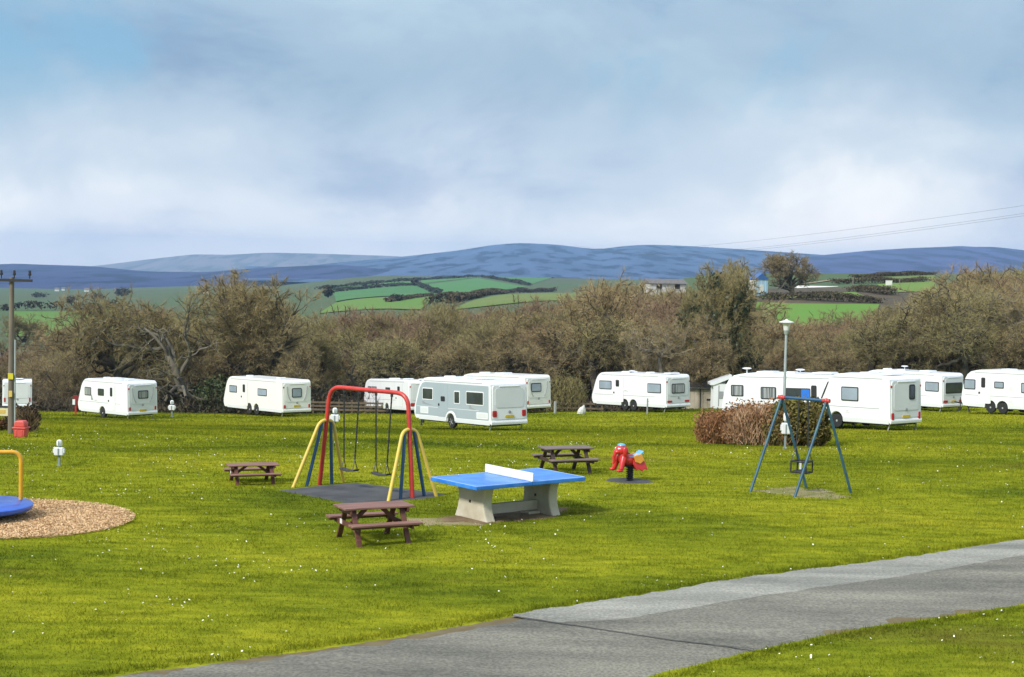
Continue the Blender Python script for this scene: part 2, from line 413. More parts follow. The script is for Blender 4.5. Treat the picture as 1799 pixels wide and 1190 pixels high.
PATCH_LOW = [(900, 1086), (980, 1100), (1085, 1104), (1350, 1060), (1600, 1020), (1799, 987), (2100, 935), (2400, 895)]
def xy(pts): return [G(a, b, 0.0) for a, b in pts]
def resample(pts, step):
    out = []; 
    for a, b in zip(pts[:-1], pts[1:]):
        n = max(1, int((b - a).length / step))
        for i in range(n): out.append(a.lerp(b, i / n))
    out.append(pts[-1]); return out
def at_len(pts, f):
    ds = [0]
    for a, b in zip(pts[:-1], pts[1:]): ds.append(ds[-1] + (b - a).length)
    s = f * ds[-1]
    for i in range(len(pts) - 1):
        if s <= ds[i + 1] + 1e-9: return pts[i].lerp(pts[i + 1], (s - ds[i]) / max(1e-9, ds[i + 1] - ds[i]))
    return pts[-1]
def strip(name, e0, e1, m, dz, jag, seed, kind='structure', n=260, k=8, drop=True):
    rnd = random.Random(seed); vs = []; fs = []
    w0 = w1 = 0
    for i in range(n + 1):
        w0 = w0 * .6 + rnd.uniform(-1, 1) * jag; w1 = w1 * .6 + rnd.uniform(-1, 1) * jag
        a = at_len(e0, i / n); b = at_len(e1, i / n); d = (b - a).normalized()
        a = a + d * w0; b = b + d * w1
        for j in range(k + 1):
            p = a.lerp(b, j / k); edge = j in (0, k) and drop
            vs.append(onz(p.x, p.y, -.012 if edge else dz + .02 * math.sin(math.pi * j / k)))
    for i in range(n):
        for j in range(k):
            q = i * (k + 1) + j; fs.append((q, q + 1, q + k + 2, q + k + 1))
    o = MB().add(vs, fs).build(name, m, None, smooth=True); tag(o, kind=kind); return o
EU, EL = xy(UP), xy(LOW)
M_VERGE = mat('worn_verge', (.12, .085, .035), .95, c2=(.16, .125, .06), scale=3, coords='Position', bump=.6, bscale=30)
ring = [(EU[i] - EL[i]).normalized() for i in range(len(EU))]
strip('verge', [p + r * .13 for p, r in zip(EU, ring)], [p - r * .06 for p, r in zip(EL, ring)], M_VERGE, .006, .05, 3)
road = strip('road', EU, EL, M_ROAD, .014, .035, 5)
PU = [p for p in xy([(900, 1080), (1120, 1047), (1335, 1009), (1600, 977), (1799, 947), (2050, 911), (2400, 869)])]
PU = [p - ring[-3] * .06 for p in PU]
patch = strip('road_patch', PU, xy(PATCH_LOW), M_ROADP, .012, .05, 7, kind=None, drop=False)
patch.parent = road
for v_ in patch.data.vertices: v_.co.z += .006
M_CRACK = mat('crack', (.07, .068, .06), .95)
def crackline(pts, w, seed):
    rnd = random.Random(seed); ps = resample(xy(pts), .15); vs = []; fs = []
    for i, p in enumerate(ps):
        ww = w * rnd.uniform(.4, 1.3); o = rnd.uniform(-.012, .012)
        vs += [onz(p.x - .03, p.y + o - ww, .040), onz(p.x + .03, p.y + o + ww, .040)]
        if i: fs.append((2 * i - 2, 2 * i - 1, 2 * i + 1, 2 * i))
    MB().add(vs, fs).build('crack', M_CRACK, road)
crackline([(900, 1086), (1030, 1105), (1180, 1128), (1330, 1146)], .011, 1)


# ---- grass blades and daisies (nobody could count them)
rng = np.random.default_rng(11)
def in_poly(x, y, poly):
    ins = np.zeros(len(x), bool); n = len(poly)
    for i in range(n):
        a, b = poly[i], poly[(i + 1) % n]
        c = ((a.y > y) != (b.y > y)) & (x < (b.x - a.x) * (y - a.y) / (b.y - a.y + 1e-12) + a.x); ins ^= c
    return ins
ROADPOLY = [p - r * .05 for p, r in zip(EU, ring)] + [p + r * .05 for p, r in zip(EL, ring)][::-1]
BARE = []          # patches where no grass grows: (outline, share of blades kept)
def bare(pts, keep=0.0):
    c = sum((Vector(p) for p in pts), Vector()) / len(pts); f = .86 if keep else .975      # blades lap over the rim
    BARE.append(([c.lerp(Vector(p), f) for p in pts], keep)); return pts
def field_points(y0, y1, dens):
    area = (y1 - y0) * (.39 * 2) * (y0 + y1) / 2; n = int(area * dens)
    y = np.sqrt(rng.uniform(y0 * y0, y1 * y1, n)); x = rng.uniform(-.39, .39, n) * y
    ok = ~in_poly(x, y, ROADPOLY)
    for pl, keep in BARE: ok &= ~(in_poly(x, y, pl) & (rng.random(n) >= keep))
    return x[ok], y[ok]
def make_grass():
    V = []
    for y0, y1, dens, h, w in ((17, 26, 900, .045, .011), (26, 34, 620, .048, .013), (34, 46, 300, .055, .018), (46, 62, 120, .065, .028), (62, 84, 50, .075, .045), (84, 107, 26, .085, .06)):
        x, y = field_points(y0, y1, dens); n = len(x)
        # growth varies in tufts
        g = .55 + .45 * np.sin(x * 2.1 + 1.7 * np.sin(y * 1.3)) * np.sin(y * 2.7 + 1.1 * np.sin(x * 1.9))
        p = np.stack([x, y, gz(x, y) - .005], 1)
        d = np.stack([rng.normal(0, .55, n), rng.normal(0, .55, n), np.ones(n)], 1); d /= np.linalg.norm(d, axis=1, keepdims=True)
        V.append(twig_tris(p, d, h * rng.uniform(.5, 1.35, n) * (.55 + .75 * g), w * rng.uniform(.7, 1.3, n), rng))
    # longer tufts along the road edges
    for e, s in ((EU, 1), (EL, -1)):
        f = rng.random(9000); pts = np.array([at_len(e, q)[:2] for q in f[:9000:3]]); pts = np.repeat(pts, 3, 0)
        rr = np.array([ring[5].x, ring[5].y]) * s
        pts = pts + rng.normal(0, .05, pts.shape) + rr * rng.uniform(-.06, .2, (len(pts), 1))
        n = len(pts); p = np.column_stack([pts, gz(pts[:, 0], pts[:, 1]) - .005])
        d = np.stack([rng.normal(0, .5, n), rng.normal(0, .5, n), np.ones(n)], 1); d /= np.linalg.norm(d, axis=1, keepdims=True)
        V.append(twig_tris(p, d, rng.uniform(.04, .11, n), .014, rng))
    o = soup('grass', np.concatenate(V), 3, M_BLADE)
    tag(o, 'short mown green grass covering the sloping field', 'grass', kind='stuff')
M_DAISY = mat('daisy_petals', (.80, .80, .62), .7, .12)
def make_daisies():
    cl = [(rng.uniform(-.37, .37), rng.uniform(19, 52)) for _ in range(190)]
    X = []; Y = []
    for t, y in cl:
        n = rng.integers(2, 15); s = rng.uniform(.25, 1.3)
        X.append(t * y + rng.normal(0, s, n)); Y.append(y + rng.normal(0, s, n))
    x, y = field_points(19, 60, .22); X.append(x); Y.append(y)
    x = np.concatenate(X); y = np.concatenate(Y); ok = ~in_poly(x, y, ROADPOLY) & (y > 17)
    for pl, keep in BARE: ok &= ~in_poly(x, y, pl)
    x, y = x[ok], y[ok]; n = len(x)
    r = rng.uniform(.0085, .019, n) * (.8 + y / 220); a = np.arange(6) * math.pi / 3
    tilt = rng.normal(0, .35, (n, 2)); zc_ = gz(x, y) + rng.uniform(.03, .06, n)
    vx = x[:, None] + r[:, None] * np.cos(a); vy = y[:, None] + r[:, None] * np.sin(a)
    vz = zc_[:, None] + (r[:, None] * np.cos(a)) * tilt[:, :1] + (r[:, None] * np.sin(a)) * tilt[:, 1:]
    o = soup('daisies', np.stack([vx, vy, vz], 2).reshape(-1, 3), 6, M_DAISY)
    tag(o, 'tiny white daisies scattered through the grass', 'flowers', kind='stuff')

# ---- far fields
def field_sheet(corn, c, c2, dz, sc_=.03):
    p = [G(*q) for q in corn]; n = 14; vs = []; fs = []
    for i in range(n + 1):
        for j in range(n + 1):
            a = p[0].lerp(p[1], j / n); b = p[3].lerp(p[2], j / n); q = a.lerp(b, i / n); vs.append(onz(q.x, q.y, dz))
    for i in range(n):
        for j in range(n): k = i * (n + 1) + j; fs.append((k, k + 1, k + n + 2, k + n + 1))
    o = MB().add(vs, fs).build('field', mat('field_%d' % len(MATS), c, .9, c2=c2, scale=sc_, coords='Position', detail=5), None, smooth=True)
    tag(o, kind='structure')
GRN = (.075, .175, .010)
field_sheet([(18, 548), (210, 545), (200, 592), (10, 592)], (.070, .17, .010), (.10, .18, .015), .25)
field_sheet([(586, 514), (733, 502), (772, 518), (590, 531)], (.040, .15, .030), (.055, .16, .03), .3, .01)
field_sheet([(738, 502), (838, 489), (926, 505), (775, 518)], (.045, .165, .03), (.06, .17, .035), .3, .01)
field_sheet([(848, 488), (900, 483.5), (1012, 484), (932, 501)], (.04, .15, .035), (.055, .16, .04), .3, .01)
field_sheet([(560, 509), (640, 501), (728, 494), (731, 499)], (.045, .16, .03), (.06, .17, .035), .3, .01)
field_sheet([(740, 493), (830, 487.5), (838, 488), (738, 499)], (.05, .17, .03), (.06, .17, .035), .3, .01)
field_sheet([(590, 533), (775, 521), (740, 545), (560, 552)], (.085, .19, .012), (.11, .17, .02), .25, .02)
field_sheet([(835, 528), (1010, 514), (1030, 530), (800, 545)], (.10, .16, .016), (.13, .16, .03), .25, .02)
field_sheet([(1330, 532), (1545, 536), (1530, 572), (1320, 572)], (.085, .21, .010), (.11, .20, .015), .12, .05)
field_sheet([(1340, 519), (1500, 514), (1520, 522), (1330, 524)], (.10, .19, .014), (.12, .17, .03), .12, .05)
field_sheet([(1540, 500), (1640, 495), (1650, 512), (1560, 515)], (.11, .21, .014), (.12, .19, .02), .12, .05)
field_sheet([(1480, 491), (1640, 484), (1650, 491), (1490, 494)], (.09, .15, .02), (.12, .15, .03), .12, .05)
field_sheet([(1388, 503), (1470, 491), (1482, 491), (1400, 503)], (.30, .23, .15), (.26, .2, .12), .2, .05)

# ---- hills
M_HILL = {}
def hill(name, pts, d_ridge, d_base, z_base, c, c2, c3, seed, rough=1.0):
    n = 150; rows = 30; back = 8
    px = np.array([p[0] for p in pts], float); py = np.array([p[1] for p in pts], float)
    qx = np.linspace(px[0], px[-1], n); qy = np.interp(qx, px, py)
    ker = np.hanning(9)[1:-1]; ker /= ker.sum(); qy = np.convolve(np.concatenate([[qy[0]] * 3, qy, [qy[-1]] * 3]), ker, 'valid')
    r2 = np.random.default_rng(seed); ph = r2.uniform(0, 6.28, 24); fr = r2.uniform(.5, 4, 24); am = 1 / fr
    vs = []; fs = []
    for i in range(rows + back + 1):
        for j in range(n):
            top = P(qx[j], qy[j], d_ridge)
            if i <= rows:
                k = i / rows; d = d_base + (d_ridge - d_base) * k; s = k ** 1.25
                x = top.x * d / d_ridge
                w = sum(am[q] * math.sin(fr[q] * (x / 260 + .6 * math.sin(d / 420 + q)) + ph[q] + fr[q] * d / 600) for q in range(24)) / 6
                z = z_base + (top.z - z_base) * s + w * rough * (top.z - z_base) * .30 * math.sin(math.pi * min(1, k)) ** 1.0
            else:
                k = (i - rows) / back; d = d_ridge + 600 * k; x = top.x * d / d_ridge; z = top.z - (top.z - z_base) * k * k
            vs.append((x, d, z))
    for i in range(rows + back):
        for j in range(n - 1): a = i * n + j; fs.append((a, a + 1, a + n + 1, a + n))
    m = mat('hazed_moor_' + name, c, .95, c2=c2, scale=.0022, coords='Position', stretch=(2.5, .6, 1), detail=8, lo=.42, hi=.58)  # moor colours with the blue and paleness of distant haze mixed in
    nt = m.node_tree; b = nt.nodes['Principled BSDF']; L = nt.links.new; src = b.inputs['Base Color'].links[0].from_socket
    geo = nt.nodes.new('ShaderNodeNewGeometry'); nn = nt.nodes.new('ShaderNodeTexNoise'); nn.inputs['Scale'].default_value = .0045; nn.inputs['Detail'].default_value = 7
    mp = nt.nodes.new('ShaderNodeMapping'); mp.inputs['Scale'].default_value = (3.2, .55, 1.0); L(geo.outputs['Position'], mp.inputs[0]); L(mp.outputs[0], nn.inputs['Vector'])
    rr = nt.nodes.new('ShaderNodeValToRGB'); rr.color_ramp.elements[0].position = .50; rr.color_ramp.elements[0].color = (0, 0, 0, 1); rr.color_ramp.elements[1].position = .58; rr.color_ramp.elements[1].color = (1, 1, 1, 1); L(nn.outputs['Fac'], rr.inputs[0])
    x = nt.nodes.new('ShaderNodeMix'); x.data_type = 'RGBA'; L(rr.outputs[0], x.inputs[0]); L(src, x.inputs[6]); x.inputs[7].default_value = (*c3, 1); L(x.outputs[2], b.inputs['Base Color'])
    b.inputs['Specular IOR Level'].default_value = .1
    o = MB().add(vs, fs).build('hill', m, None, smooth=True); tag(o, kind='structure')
    return o
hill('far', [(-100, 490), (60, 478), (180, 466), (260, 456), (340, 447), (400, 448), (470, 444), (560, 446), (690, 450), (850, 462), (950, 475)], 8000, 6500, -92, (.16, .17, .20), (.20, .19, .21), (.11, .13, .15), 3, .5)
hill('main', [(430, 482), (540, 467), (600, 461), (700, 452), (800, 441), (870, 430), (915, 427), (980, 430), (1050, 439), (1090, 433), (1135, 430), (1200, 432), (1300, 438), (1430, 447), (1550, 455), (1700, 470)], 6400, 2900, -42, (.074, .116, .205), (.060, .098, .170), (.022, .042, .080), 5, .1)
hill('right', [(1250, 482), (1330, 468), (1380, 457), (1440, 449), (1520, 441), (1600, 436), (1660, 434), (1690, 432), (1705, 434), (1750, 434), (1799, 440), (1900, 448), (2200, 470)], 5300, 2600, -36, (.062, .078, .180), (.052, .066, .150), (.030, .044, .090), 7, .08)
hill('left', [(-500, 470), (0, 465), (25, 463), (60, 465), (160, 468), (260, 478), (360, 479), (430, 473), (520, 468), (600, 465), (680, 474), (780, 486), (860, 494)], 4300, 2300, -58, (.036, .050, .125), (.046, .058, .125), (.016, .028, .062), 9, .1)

# ---- hedges and far trees
M_HEDGE = mat('bare_hedge', (.085, .062, .034), .95, c2=(.055, .050, .024), scale=.6, coords='Position', objvar=.12)
M_HEDGEG = mat('far_hedge', (.028, .040, .024), .95, c2=(.045, .045, .026), scale=.15, coords='Position')
rngh = np.random.default_rng(5)
def hedgerow(pxs, h, w, dens, leaf, m, label, d=None):
    pts = [G(a, b) for a, b in pxs]; c = pts[len(pts) // 2]; C = []
    for a, b in zip(pts[:-1], pts[1:]):
        n = int((b - a).length * dens); f = rngh.random(n)
        x = a.x + (b.x - a.x) * f + rngh.normal(0, w * .35, n); y = a.y + (b.y - a.y) * f + rngh.normal(0, w * .35, n)
        hh = h * (.75 + .3 * np.sin(x * .35) * np.sin(x * .11 + 1) + .2 * rngh.random(n))
        C.append(np.stack([x, y, gz(x, y) + hh * np.sqrt(rngh.random(n))], 1))
    C = np.concatenate(C); o = soup('hedgerow', leaf_quads(C, leaf, rngh) - np.array(c), 4, m); o.location = c
    tag(o, label, 'hedge', 'hedgerows between the far fields'); return o
hedgerow([(681, 532), (720, 526), (757, 521)], 1.6, 2, 14, .55, M_HEDGE, 'short bare brown hedge left of the thick hedge in the middle distance')
hedgerow([(752, 537), (790, 534), (836, 524), (886, 516), (975, 513)], 3.2, 2.5, 60, .42, M_HEDGE, 'thick bare brown hedge crossing the middle distance above the woodland')
hedgerow([(586, 514), (640, 508), (731, 501)], 2.6, 4, 4, 1.0, M_HEDGEG, 'dark hedge line below the leftmost far green fields')
hedgerow([(733, 502), (750, 508), (771, 517)], 2.6, 4, 5, 1.0, M_HEDGEG, 'dark hedge slanting down between two far green fields')
hedgerow([(560, 509), (640, 501), (735, 493), (840, 487)], 2.6, 5, 4, 1.0, M_HEDGEG, 'dark hedge line along the top of the far green fields')
hedgerow([(846, 487), (890, 494), (930, 502)], 2.6, 4, 5, 1.0, M_HEDGEG, 'dark hedge slanting down towards the woodland from the far fields')
hedgerow([(846, 486), (920, 483), (1015, 484)], 2.2, 5, 5, 1.0, M_HEDGEG, 'dark hedge line above the rightmost far green field')
hedgerow([(0, 546), (80, 545), (215, 543)], 3.5, 4, 8, .8, M_HEDGEG, 'dark hedge at the top of the bright field by the utility pole')
hedgerow([(1340, 527), (1400, 526), (1470, 530), (1545, 533)], 1.5, 2.2, 130, .2, M_HEDGE, 'dark hedge between the bright field and the blue barn')
hedgerow([(1462, 500), (1540, 498), (1622, 496)], 1.4, 2.2, 90, .22, M_HEDGE, 'dark hedge behind the long low building on the hillside')
hedgerow([(1500, 512), (1530, 514), (1562, 519)], 1.5, 2.5, 110, .22, M_HEDGE, 'clump of dark hedge right of the long low building')
hedgerow([(1500, 489), (1560, 486), (1640, 483)], 1.2, 2, 90, .22, M_HEDGE, 'thin dark hedge on the skyline of the right hillside')
M_FARTREE = mat('far_tree', (.030, .036, .022), .95, c2=(.05, .045, .028), scale=.2, coords='Position')
def far_bush(px, py, wpx, hpx, label, dd=None, m=None):
    g = G(px, py); s = FPX / g.y; w = wpx / s; h = hpx / s; n = 420
    q = rngh.normal(size=(n, 3)); q /= np.linalg.norm(q, axis=1, keepdims=True); q *= rngh.random((n, 1)) ** .4
    lob = 1 + .25 * np.sin(3 * np.arctan2(q[:, 1], q[:, 0])) * (q[:, 2] > -.3)
    c = q * np.array([w / 2, w / 2, h * .45]) * lob[:, None] + np.array([0, 0, h * .55])
    t = empty('far_tree', g)
    soup('crown', leaf_quads(c, h * .12, rngh), 4, m or M_FARTREE, t)
    MB().tube([(0, 0, -.3), (.05, 0, h * .3), (0, .05, h * .6)], [h * .035, h * .028, h * .015], 6).build('trunk', M_FARTREE, t)
    tag(t, label, 'tree', 'small trees on the far fields')
far_bush(728, 503, 14, 14, 'small dark tree where the far field hedges meet')
far_bush(576, 523, 18, 20, 'small dark tree at the left end of the far green fields')
far_bush(697, 530, 28, 13, 'low rounded dark tree below the far green fields')
far_bush(640, 505, 10, 8, 'tiny dark tree on the top hedge of the far fields')
far_bush(1008, 486, 30, 10, 'low dark tree clump at the right end of the far fields')
far_bush(170, 528, 26, 12, 'dark tree on the blue-green fields right of the utility pole')
far_bush(125, 532, 16, 12, 'smaller dark tree on the blue-green fields near the utility pole')
far_bush(215, 522, 30, 16, 'dark pair of round trees in the valley above the left woodland')
far_bush(70, 524, 30, 10, 'low dark tree just right of the utility pole crossarm')

# ---- bare woodland trees
M_BARK = mat('bark', (.050, .042, .029), .95, c2=(.125, .108, .076), scale=1.2, bump=.7, bscale=14, stretch=(3, 3, .8), objvar=.10)
M_GREYB = mat('grey_bark', (.085, .075, .056), .95, c2=(.155, .14, .105), scale=1.5, bump=.6, bscale=14, objvar=.10)
M_DKB = mat('dark_bark', (.034, .029, .021), .95, c2=(.090, .078, .055), scale=1.5, bump=.6, bscale=14, objvar=.10)
M_PALE = mat('pale_bark', (.19, .165, .125), .9, c2=(.30, .27, .21), scale=2.5, bump=.5, bscale=14, objvar=.05)
M_TWIG = mat('twigs', (.35, .266, .130), .9, c2=(.25, .196, .094), scale=.35, objvar=.12, spec=.2)
M_TWIGG = mat('olive_twigs', (.315, .262, .116), .9, c2=(.235, .202, .082), scale=.35, objvar=.10, spec=.2)
M_TWIGR = mat('reddish_twigs', (.29, .195, .120), .9, c2=(.22, .155, .09), scale=.35, objvar=.08, spec=.2)
M_IVY = mat('ivy', (.028, .042, .014), .6, c2=(.050, .062, .020), scale=.5, objvar=.1)

def tri_tubes(paths, n):
    V = []; F = []; o = 0
    for pts, rs in paths:
        pts = np.asarray(pts); m = len(pts); t = np.gradient(pts, axis=0); t /= np.linalg.norm(t, axis=1, keepdims=True) + 1e-9
        a = np.cross(t, np.array([.31, .77, .55])); a /= np.linalg.norm(a, axis=1, keepdims=True) + 1e-9; b = np.cross(t, a)
        th = np.arange(n) * 2 * math.pi / n
        ring_ = pts[:, None, :] + np.asarray(rs)[:, None, None] * (np.cos(th)[None, :, None] * a[:, None, :] + np.sin(th)[None, :, None] * b[:, None, :])
        V.append(ring_.reshape(-1, 3))
        i = np.arange(m - 1)[:, None] * n; k = np.arange(n)[None, :]; k2 = (k + 1) % n
        F.append((np.stack([i + k, i + k2, i + n + k2, i + n + k], 2).reshape(-1, 4) + o)); o += m * n
    return np.concatenate(V), np.concatenate(F)
def mesh_quads(name, V, F, m):
    me = bpy.data.meshes.new(name); me.vertices.add(len(V)); me.vertices.foreach_set('co', V.astype(np.float32).ravel())
    n = len(F); me.loops.add(n * 4); me.loops.foreach_set('vertex_index', F.astype(np.int32).ravel())
    me.polygons.add(n); me.polygons.foreach_set('loop_start', np.arange(0, n * 4, 4, dtype=np.int32)); me.polygons.foreach_set('loop_total', np.full(n, 4, np.int32))
    me.update(calc_edges=True); me.polygons.foreach_set('use_smooth', np.ones(n, bool)); me.materials.append(m); return me
def gen_tree(seed, H=10.0, trunk=.5, wander=.25, up=.05, spread=1.0, lean=(0, 0), twigs=46, limbs=1.7, bark=None, twig=None, ivy=0, first=.3, tr=.036, limb_len=.46, dome=(.52, .46, .60)):
    r = np.random.default_rng(seed); big = []; mid = []; tips = []; limbpts = []
    def unit(a): return a / (np.linalg.norm(a) + 1e-9)
    def grow(p, d, L, rad, lvl):
        n = (8, 7, 6, 4)[lvl]; pts = [p]; rs = [rad * (1.35 if lvl == 0 else 1)]
        for i in range(n):
            d = unit(d + r.normal(0, wander * (.45, 1.0, 1.1, 1.0)[lvl], 3) + np.array([0, 0, up * (1.5, 1.2, .9, .5)[lvl]]))
            p = p + d * L / n; f = (i + 1) / n
            if lvl and (p[0] ** 2 + p[1] ** 2) / (dome[2] * H) ** 2 + ((p[2] - dome[0] * H) / (dome[1] * H)) ** 2 > r.uniform(.85, 1.1): break
            pts.append(p); rs.append(max(.016, rad * (1 - f * (.5, .62, .66, .6)[lvl])))
            if lvl < 3 and f >= (first, .22, .2)[lvl]:
                for _ in range(r.poisson((limbs, 1.25, 1.25)[lvl]) + (1 if i == n - 1 else 0)):
                    a = unit(np.cross(d, r.normal(size=3))); ang = r.uniform(.45, 1.1) * (spread if lvl == 0 else 1)
                    cd = unit(d * math.cos(ang) + a * math.sin(ang))
                    if lvl == 0 and cd[2] < .05: cd[2] = r.uniform(.05, .4); cd = unit(cd)
                    grow(p, cd, H * (limb_len, .25, .12)[lvl] * r.uniform(.65, 1.15) * (1 - .35 * f), rs[-1] * r.uniform(.5, .78), lvl + 1)
        if len(pts) < 2: return
        if lvl < 2: big.append((pts, rs)); limbpts.extend(pts)
        elif lvl == 2: mid.append((pts, rs)); tips.append((pts, 14))
        else: mid.append((pts, rs)); tips.append((pts, int(twigs * .72)))
    grow(np.array([0, 0, -.4]), unit(np.array([lean[0], lean[1], 1.0])), H * trunk, H * tr, 0)
    V, F = tri_tubes(big, 7); top = V[:, 2].max()
    V2, F2 = tri_tubes(mid, 3)
    A = []; D = []
    for pts, k in tips:
        pts = np.asarray(pts); f = r.uniform(.15, 1, k) * (len(pts) - 1); i = np.minimum(f.astype(int), len(pts) - 2); g = (f - i)[:, None]
        A.append(pts[i] * (1 - g) + pts[i + 1] * g); D.append(np.repeat((pts[-1] - pts[0])[None] / (np.linalg.norm(pts[-1] - pts[0]) + 1e-9), k, 0))
    A = np.concatenate(A); D = np.concatenate(D); D = D + r.normal(0, .95, D.shape) + np.array([0, 0, .18]); D /= np.linalg.norm(D, axis=1, keepdims=True)
    kk = A[:, 2] > r.uniform(.12, .34, len(A)) * H; A = A[kk]; D = D[kk]
    tw = twig_tris(A, D, H * r.uniform(.018, .060, len(A)), r.uniform(.009, .019, len(A)), r)
    zmax = np.percentile(tw[:, 2], 99.7)
    k = H / zmax
    crown_me = None
    tm = mesh_quads('trunk', np.concatenate([V, V2]) * k, np.concatenate([F, F2 + len(V)]), bark or M_BARK)
    cs = soup('crown', tw * k, 3, twig or M_TWIG); cm = cs.data; bpy.data.objects.remove(cs)
    iv = None
    if ivy:
        lp = np.asarray(limbpts); lp = lp[lp[:, 2] < zmax * .86]; c = lp[r.integers(0, len(lp), ivy)] + r.normal(0, .045 * H, (ivy, 3)) * np.array([1.1, 1.1, .9])
        c = c[c[:, 2] > .1]
        io = soup('ivy', leaf_quads(c, .15, r) * k, 4, M_IVY); iv = io.data; bpy.data.objects.remove(io)
    return dict(trunk=tm, crown=cm, ivy=iv)
PROTO = {
 'oakA': gen_tree(1, wander=.36, up=.03, trunk=.42, spread=1.15, first=.35),
 'oakB': gen_tree(22, bark=M_GREYB, tr=.027, wander=.40, up=.02, trunk=.38, spread=1.2, lean=(.15, 0), first=.3, twig=M_TWIGG),
 'oakC': gen_tree(3, wander=.42, up=.04, trunk=.45, spread=1.1, lean=(-.2, .1), twig=M_TWIG),
 'round': gen_tree(14, wander=.16, up=.10, trunk=.46, spread=.95, limbs=2.6, first=.25, twigs=60, limb_len=.55, dome=(.5, .42, .5)),
 'tall': gen_tree(5, bark=M_GREYB, wander=.22, up=.09, trunk=.6, spread=.8, limb_len=.36, twig=M_TWIGG),
 'bushy': gen_tree(6, wander=.32, up=.06, trunk=.4, spread=1.05, limbs=2.2, first=.2, twigs=60),
 'bushy2': gen_tree(17, bark=M_GREYB, wander=.30, up=.07, trunk=.45, spread=1.0, limbs=2.0, first=.2, twigs=56, twig=M_TWIGG),
 'red': gen_tree(8, wander=.2, up=.12, trunk=.45, spread=.9, limbs=2.2, first=.15, twigs=60, twig=M_TWIGR),
 'pale': gen_tree(39, wander=.33, up=.05, trunk=.5, spread=1.1, bark=M_PALE, twig=M_TWIG, limbs=1.2, tr=.026),
 'edgeA': gen_tree(51, wander=.40, up=.05, trunk=.48, spread=1.05, first=.42, limbs=1.9, twigs=30, tr=.042, bark=M_DKB),
 'edgeB': gen_tree(63, wander=.44, up=.06, trunk=.50, spread=1.1, first=.40, limbs=1.7, twigs=30, tr=.040, lean=(.18, .05), bark=M_DKB, twig=M_TWIGG),
 'ivy': gen_tree(10, wander=.26, up=.09, trunk=.58, spread=.9, limbs=2.2, ivy=17000, twig=M_TWIGG),
}
def skyline(px):
    K = [(-200, 612), (0, 614), (60, 618), (140, 614), (165, 590), (200, 556), (240, 550), (320, 545), (375, 565), (400, 560), (470, 548), (540, 556), (565, 550), (620, 550), (690, 536), (760, 534), (850, 542), (940, 532), (990, 515), (1050, 510), (1100, 502), (1200, 500), (1235, 520), (1280, 528), (1320, 545), (1345, 552), (1400, 556), (1480, 548), (1540, 550), (1600, 538), (1645, 512), (1700, 485), (1760, 468), (1800, 462), (2000, 450)]
    return float(np.interp(px, [k[0] for k in K], [k[1] for k in K])) - 12
TG = 'bare trees of the woodland behind the caravans'
def add_tree(kind, px, d, top_py, label, rot=None, group=TG, wide=1.0, rnd=random.Random(4)):
    b = P(px, 600, d); z = gzf(b.x, d); top = P(px, top_py, d); h = max(3.5, top.z - z); s = h / 10.0
    t = empty('bare_tree' if kind != 'ivy' else 'ivy_clad_tree', (b.x, d, z), rnd.uniform(0, 6.28) if rot is None else rot, (s * wide, s * wide, s))
    pr = PROTO[kind]
    for nm in ('trunk', 'crown', 'ivy'):
        if pr[nm] is None: continue
        o = bpy.data.objects.new('foliage' if nm == 'ivy' else nm, pr[nm]); col.objects.link(o); o.parent = t
    tag(t, label, 'tree', group); return t
# the trees one can tell apart
NT = [('oakA', 232, 113, 512, 'gnarled bare tree with upright trunk behind the leftmost full caravan', 1.0, .82),
 ('oakB', 322, 111, 505, 'crooked bare oak with forked trunk between the two left caravans', 2.2, .9),
 ('round', 462, 117, 480, 'largest round-crowned bare tree behind the cream twin axle caravan on the left', 0.4, 1.1),
 ('oakC', 400, 112, 575, 'low bare tree leaning over the caravan left of the swings', 3.0, 1.2),
 ('oakC', 1045, 122, 486, 'tall dark bare oak rising above the white caravan in the middle', .8, .95),
 ('pale', 1168, 108, 560, 'bare tree with a pale forked trunk behind the middle white caravan', 2.6, 1.1),
 ('ivy', 1268, 113, 462, 'tall dark ivy-covered tree above the small sheds', 1.0, .66),
 ('ivy', 1222, 121, 505, 'shorter ivy-grown tree left of the tall ivy-covered one', 2.0, .7),
 ('edgeB', 1530, 110, 548, 'crooked bare oak with twisted limbs behind the right-hand caravans', .3, 1.15),
 ('edgeA', 1632, 111, 538, 'spreading bare oak behind the far right caravans', 4.0, 1.1),
 ('edgeB', 1722, 111, 498, 'dark gnarled oak nearest the right end of the woodland', 1.9, 1.1),
 ('bushy', 1393, 305, 444, 'lone wind-shaped tree on the hillside beside the blue barn', 1.2, 1.35),
 ('bushy2', 1272, 190, 458, 'rounded bare crown rising left of the blue barn', 1.2, .8),
 ('red', 925, 124, 575, 'reddish-brown bare tree in the middle of the woodland', 1.2, 1.1),
 ('bushy2', 20, 300, 552, 'small bare tree at the left edge in front of the bright field', .2, 1.3)]
for k, px, d, tp, lb, rt_, wd in NT: add_tree(k, px, d, tp, lb, rt_, 'single trees one can tell apart', wd)
rnd = random.Random(77)
kinds = ['oakA', 'oakB', 'oakC', 'bushy', 'bushy2', 'bushy', 'tall', 'bushy2', 'red', 'pale']
TREES = []
LOOK = dict(edgeA='dark-limbed', edgeB='crooked dark-trunked', oakA='spreading brown', oakB='crooked olive-brown', oakC='gnarled brown', bushy='bushy brown', bushy2='bushy olive-brown', tall='slender upright', red='reddish-brown', pale='pale-trunked')
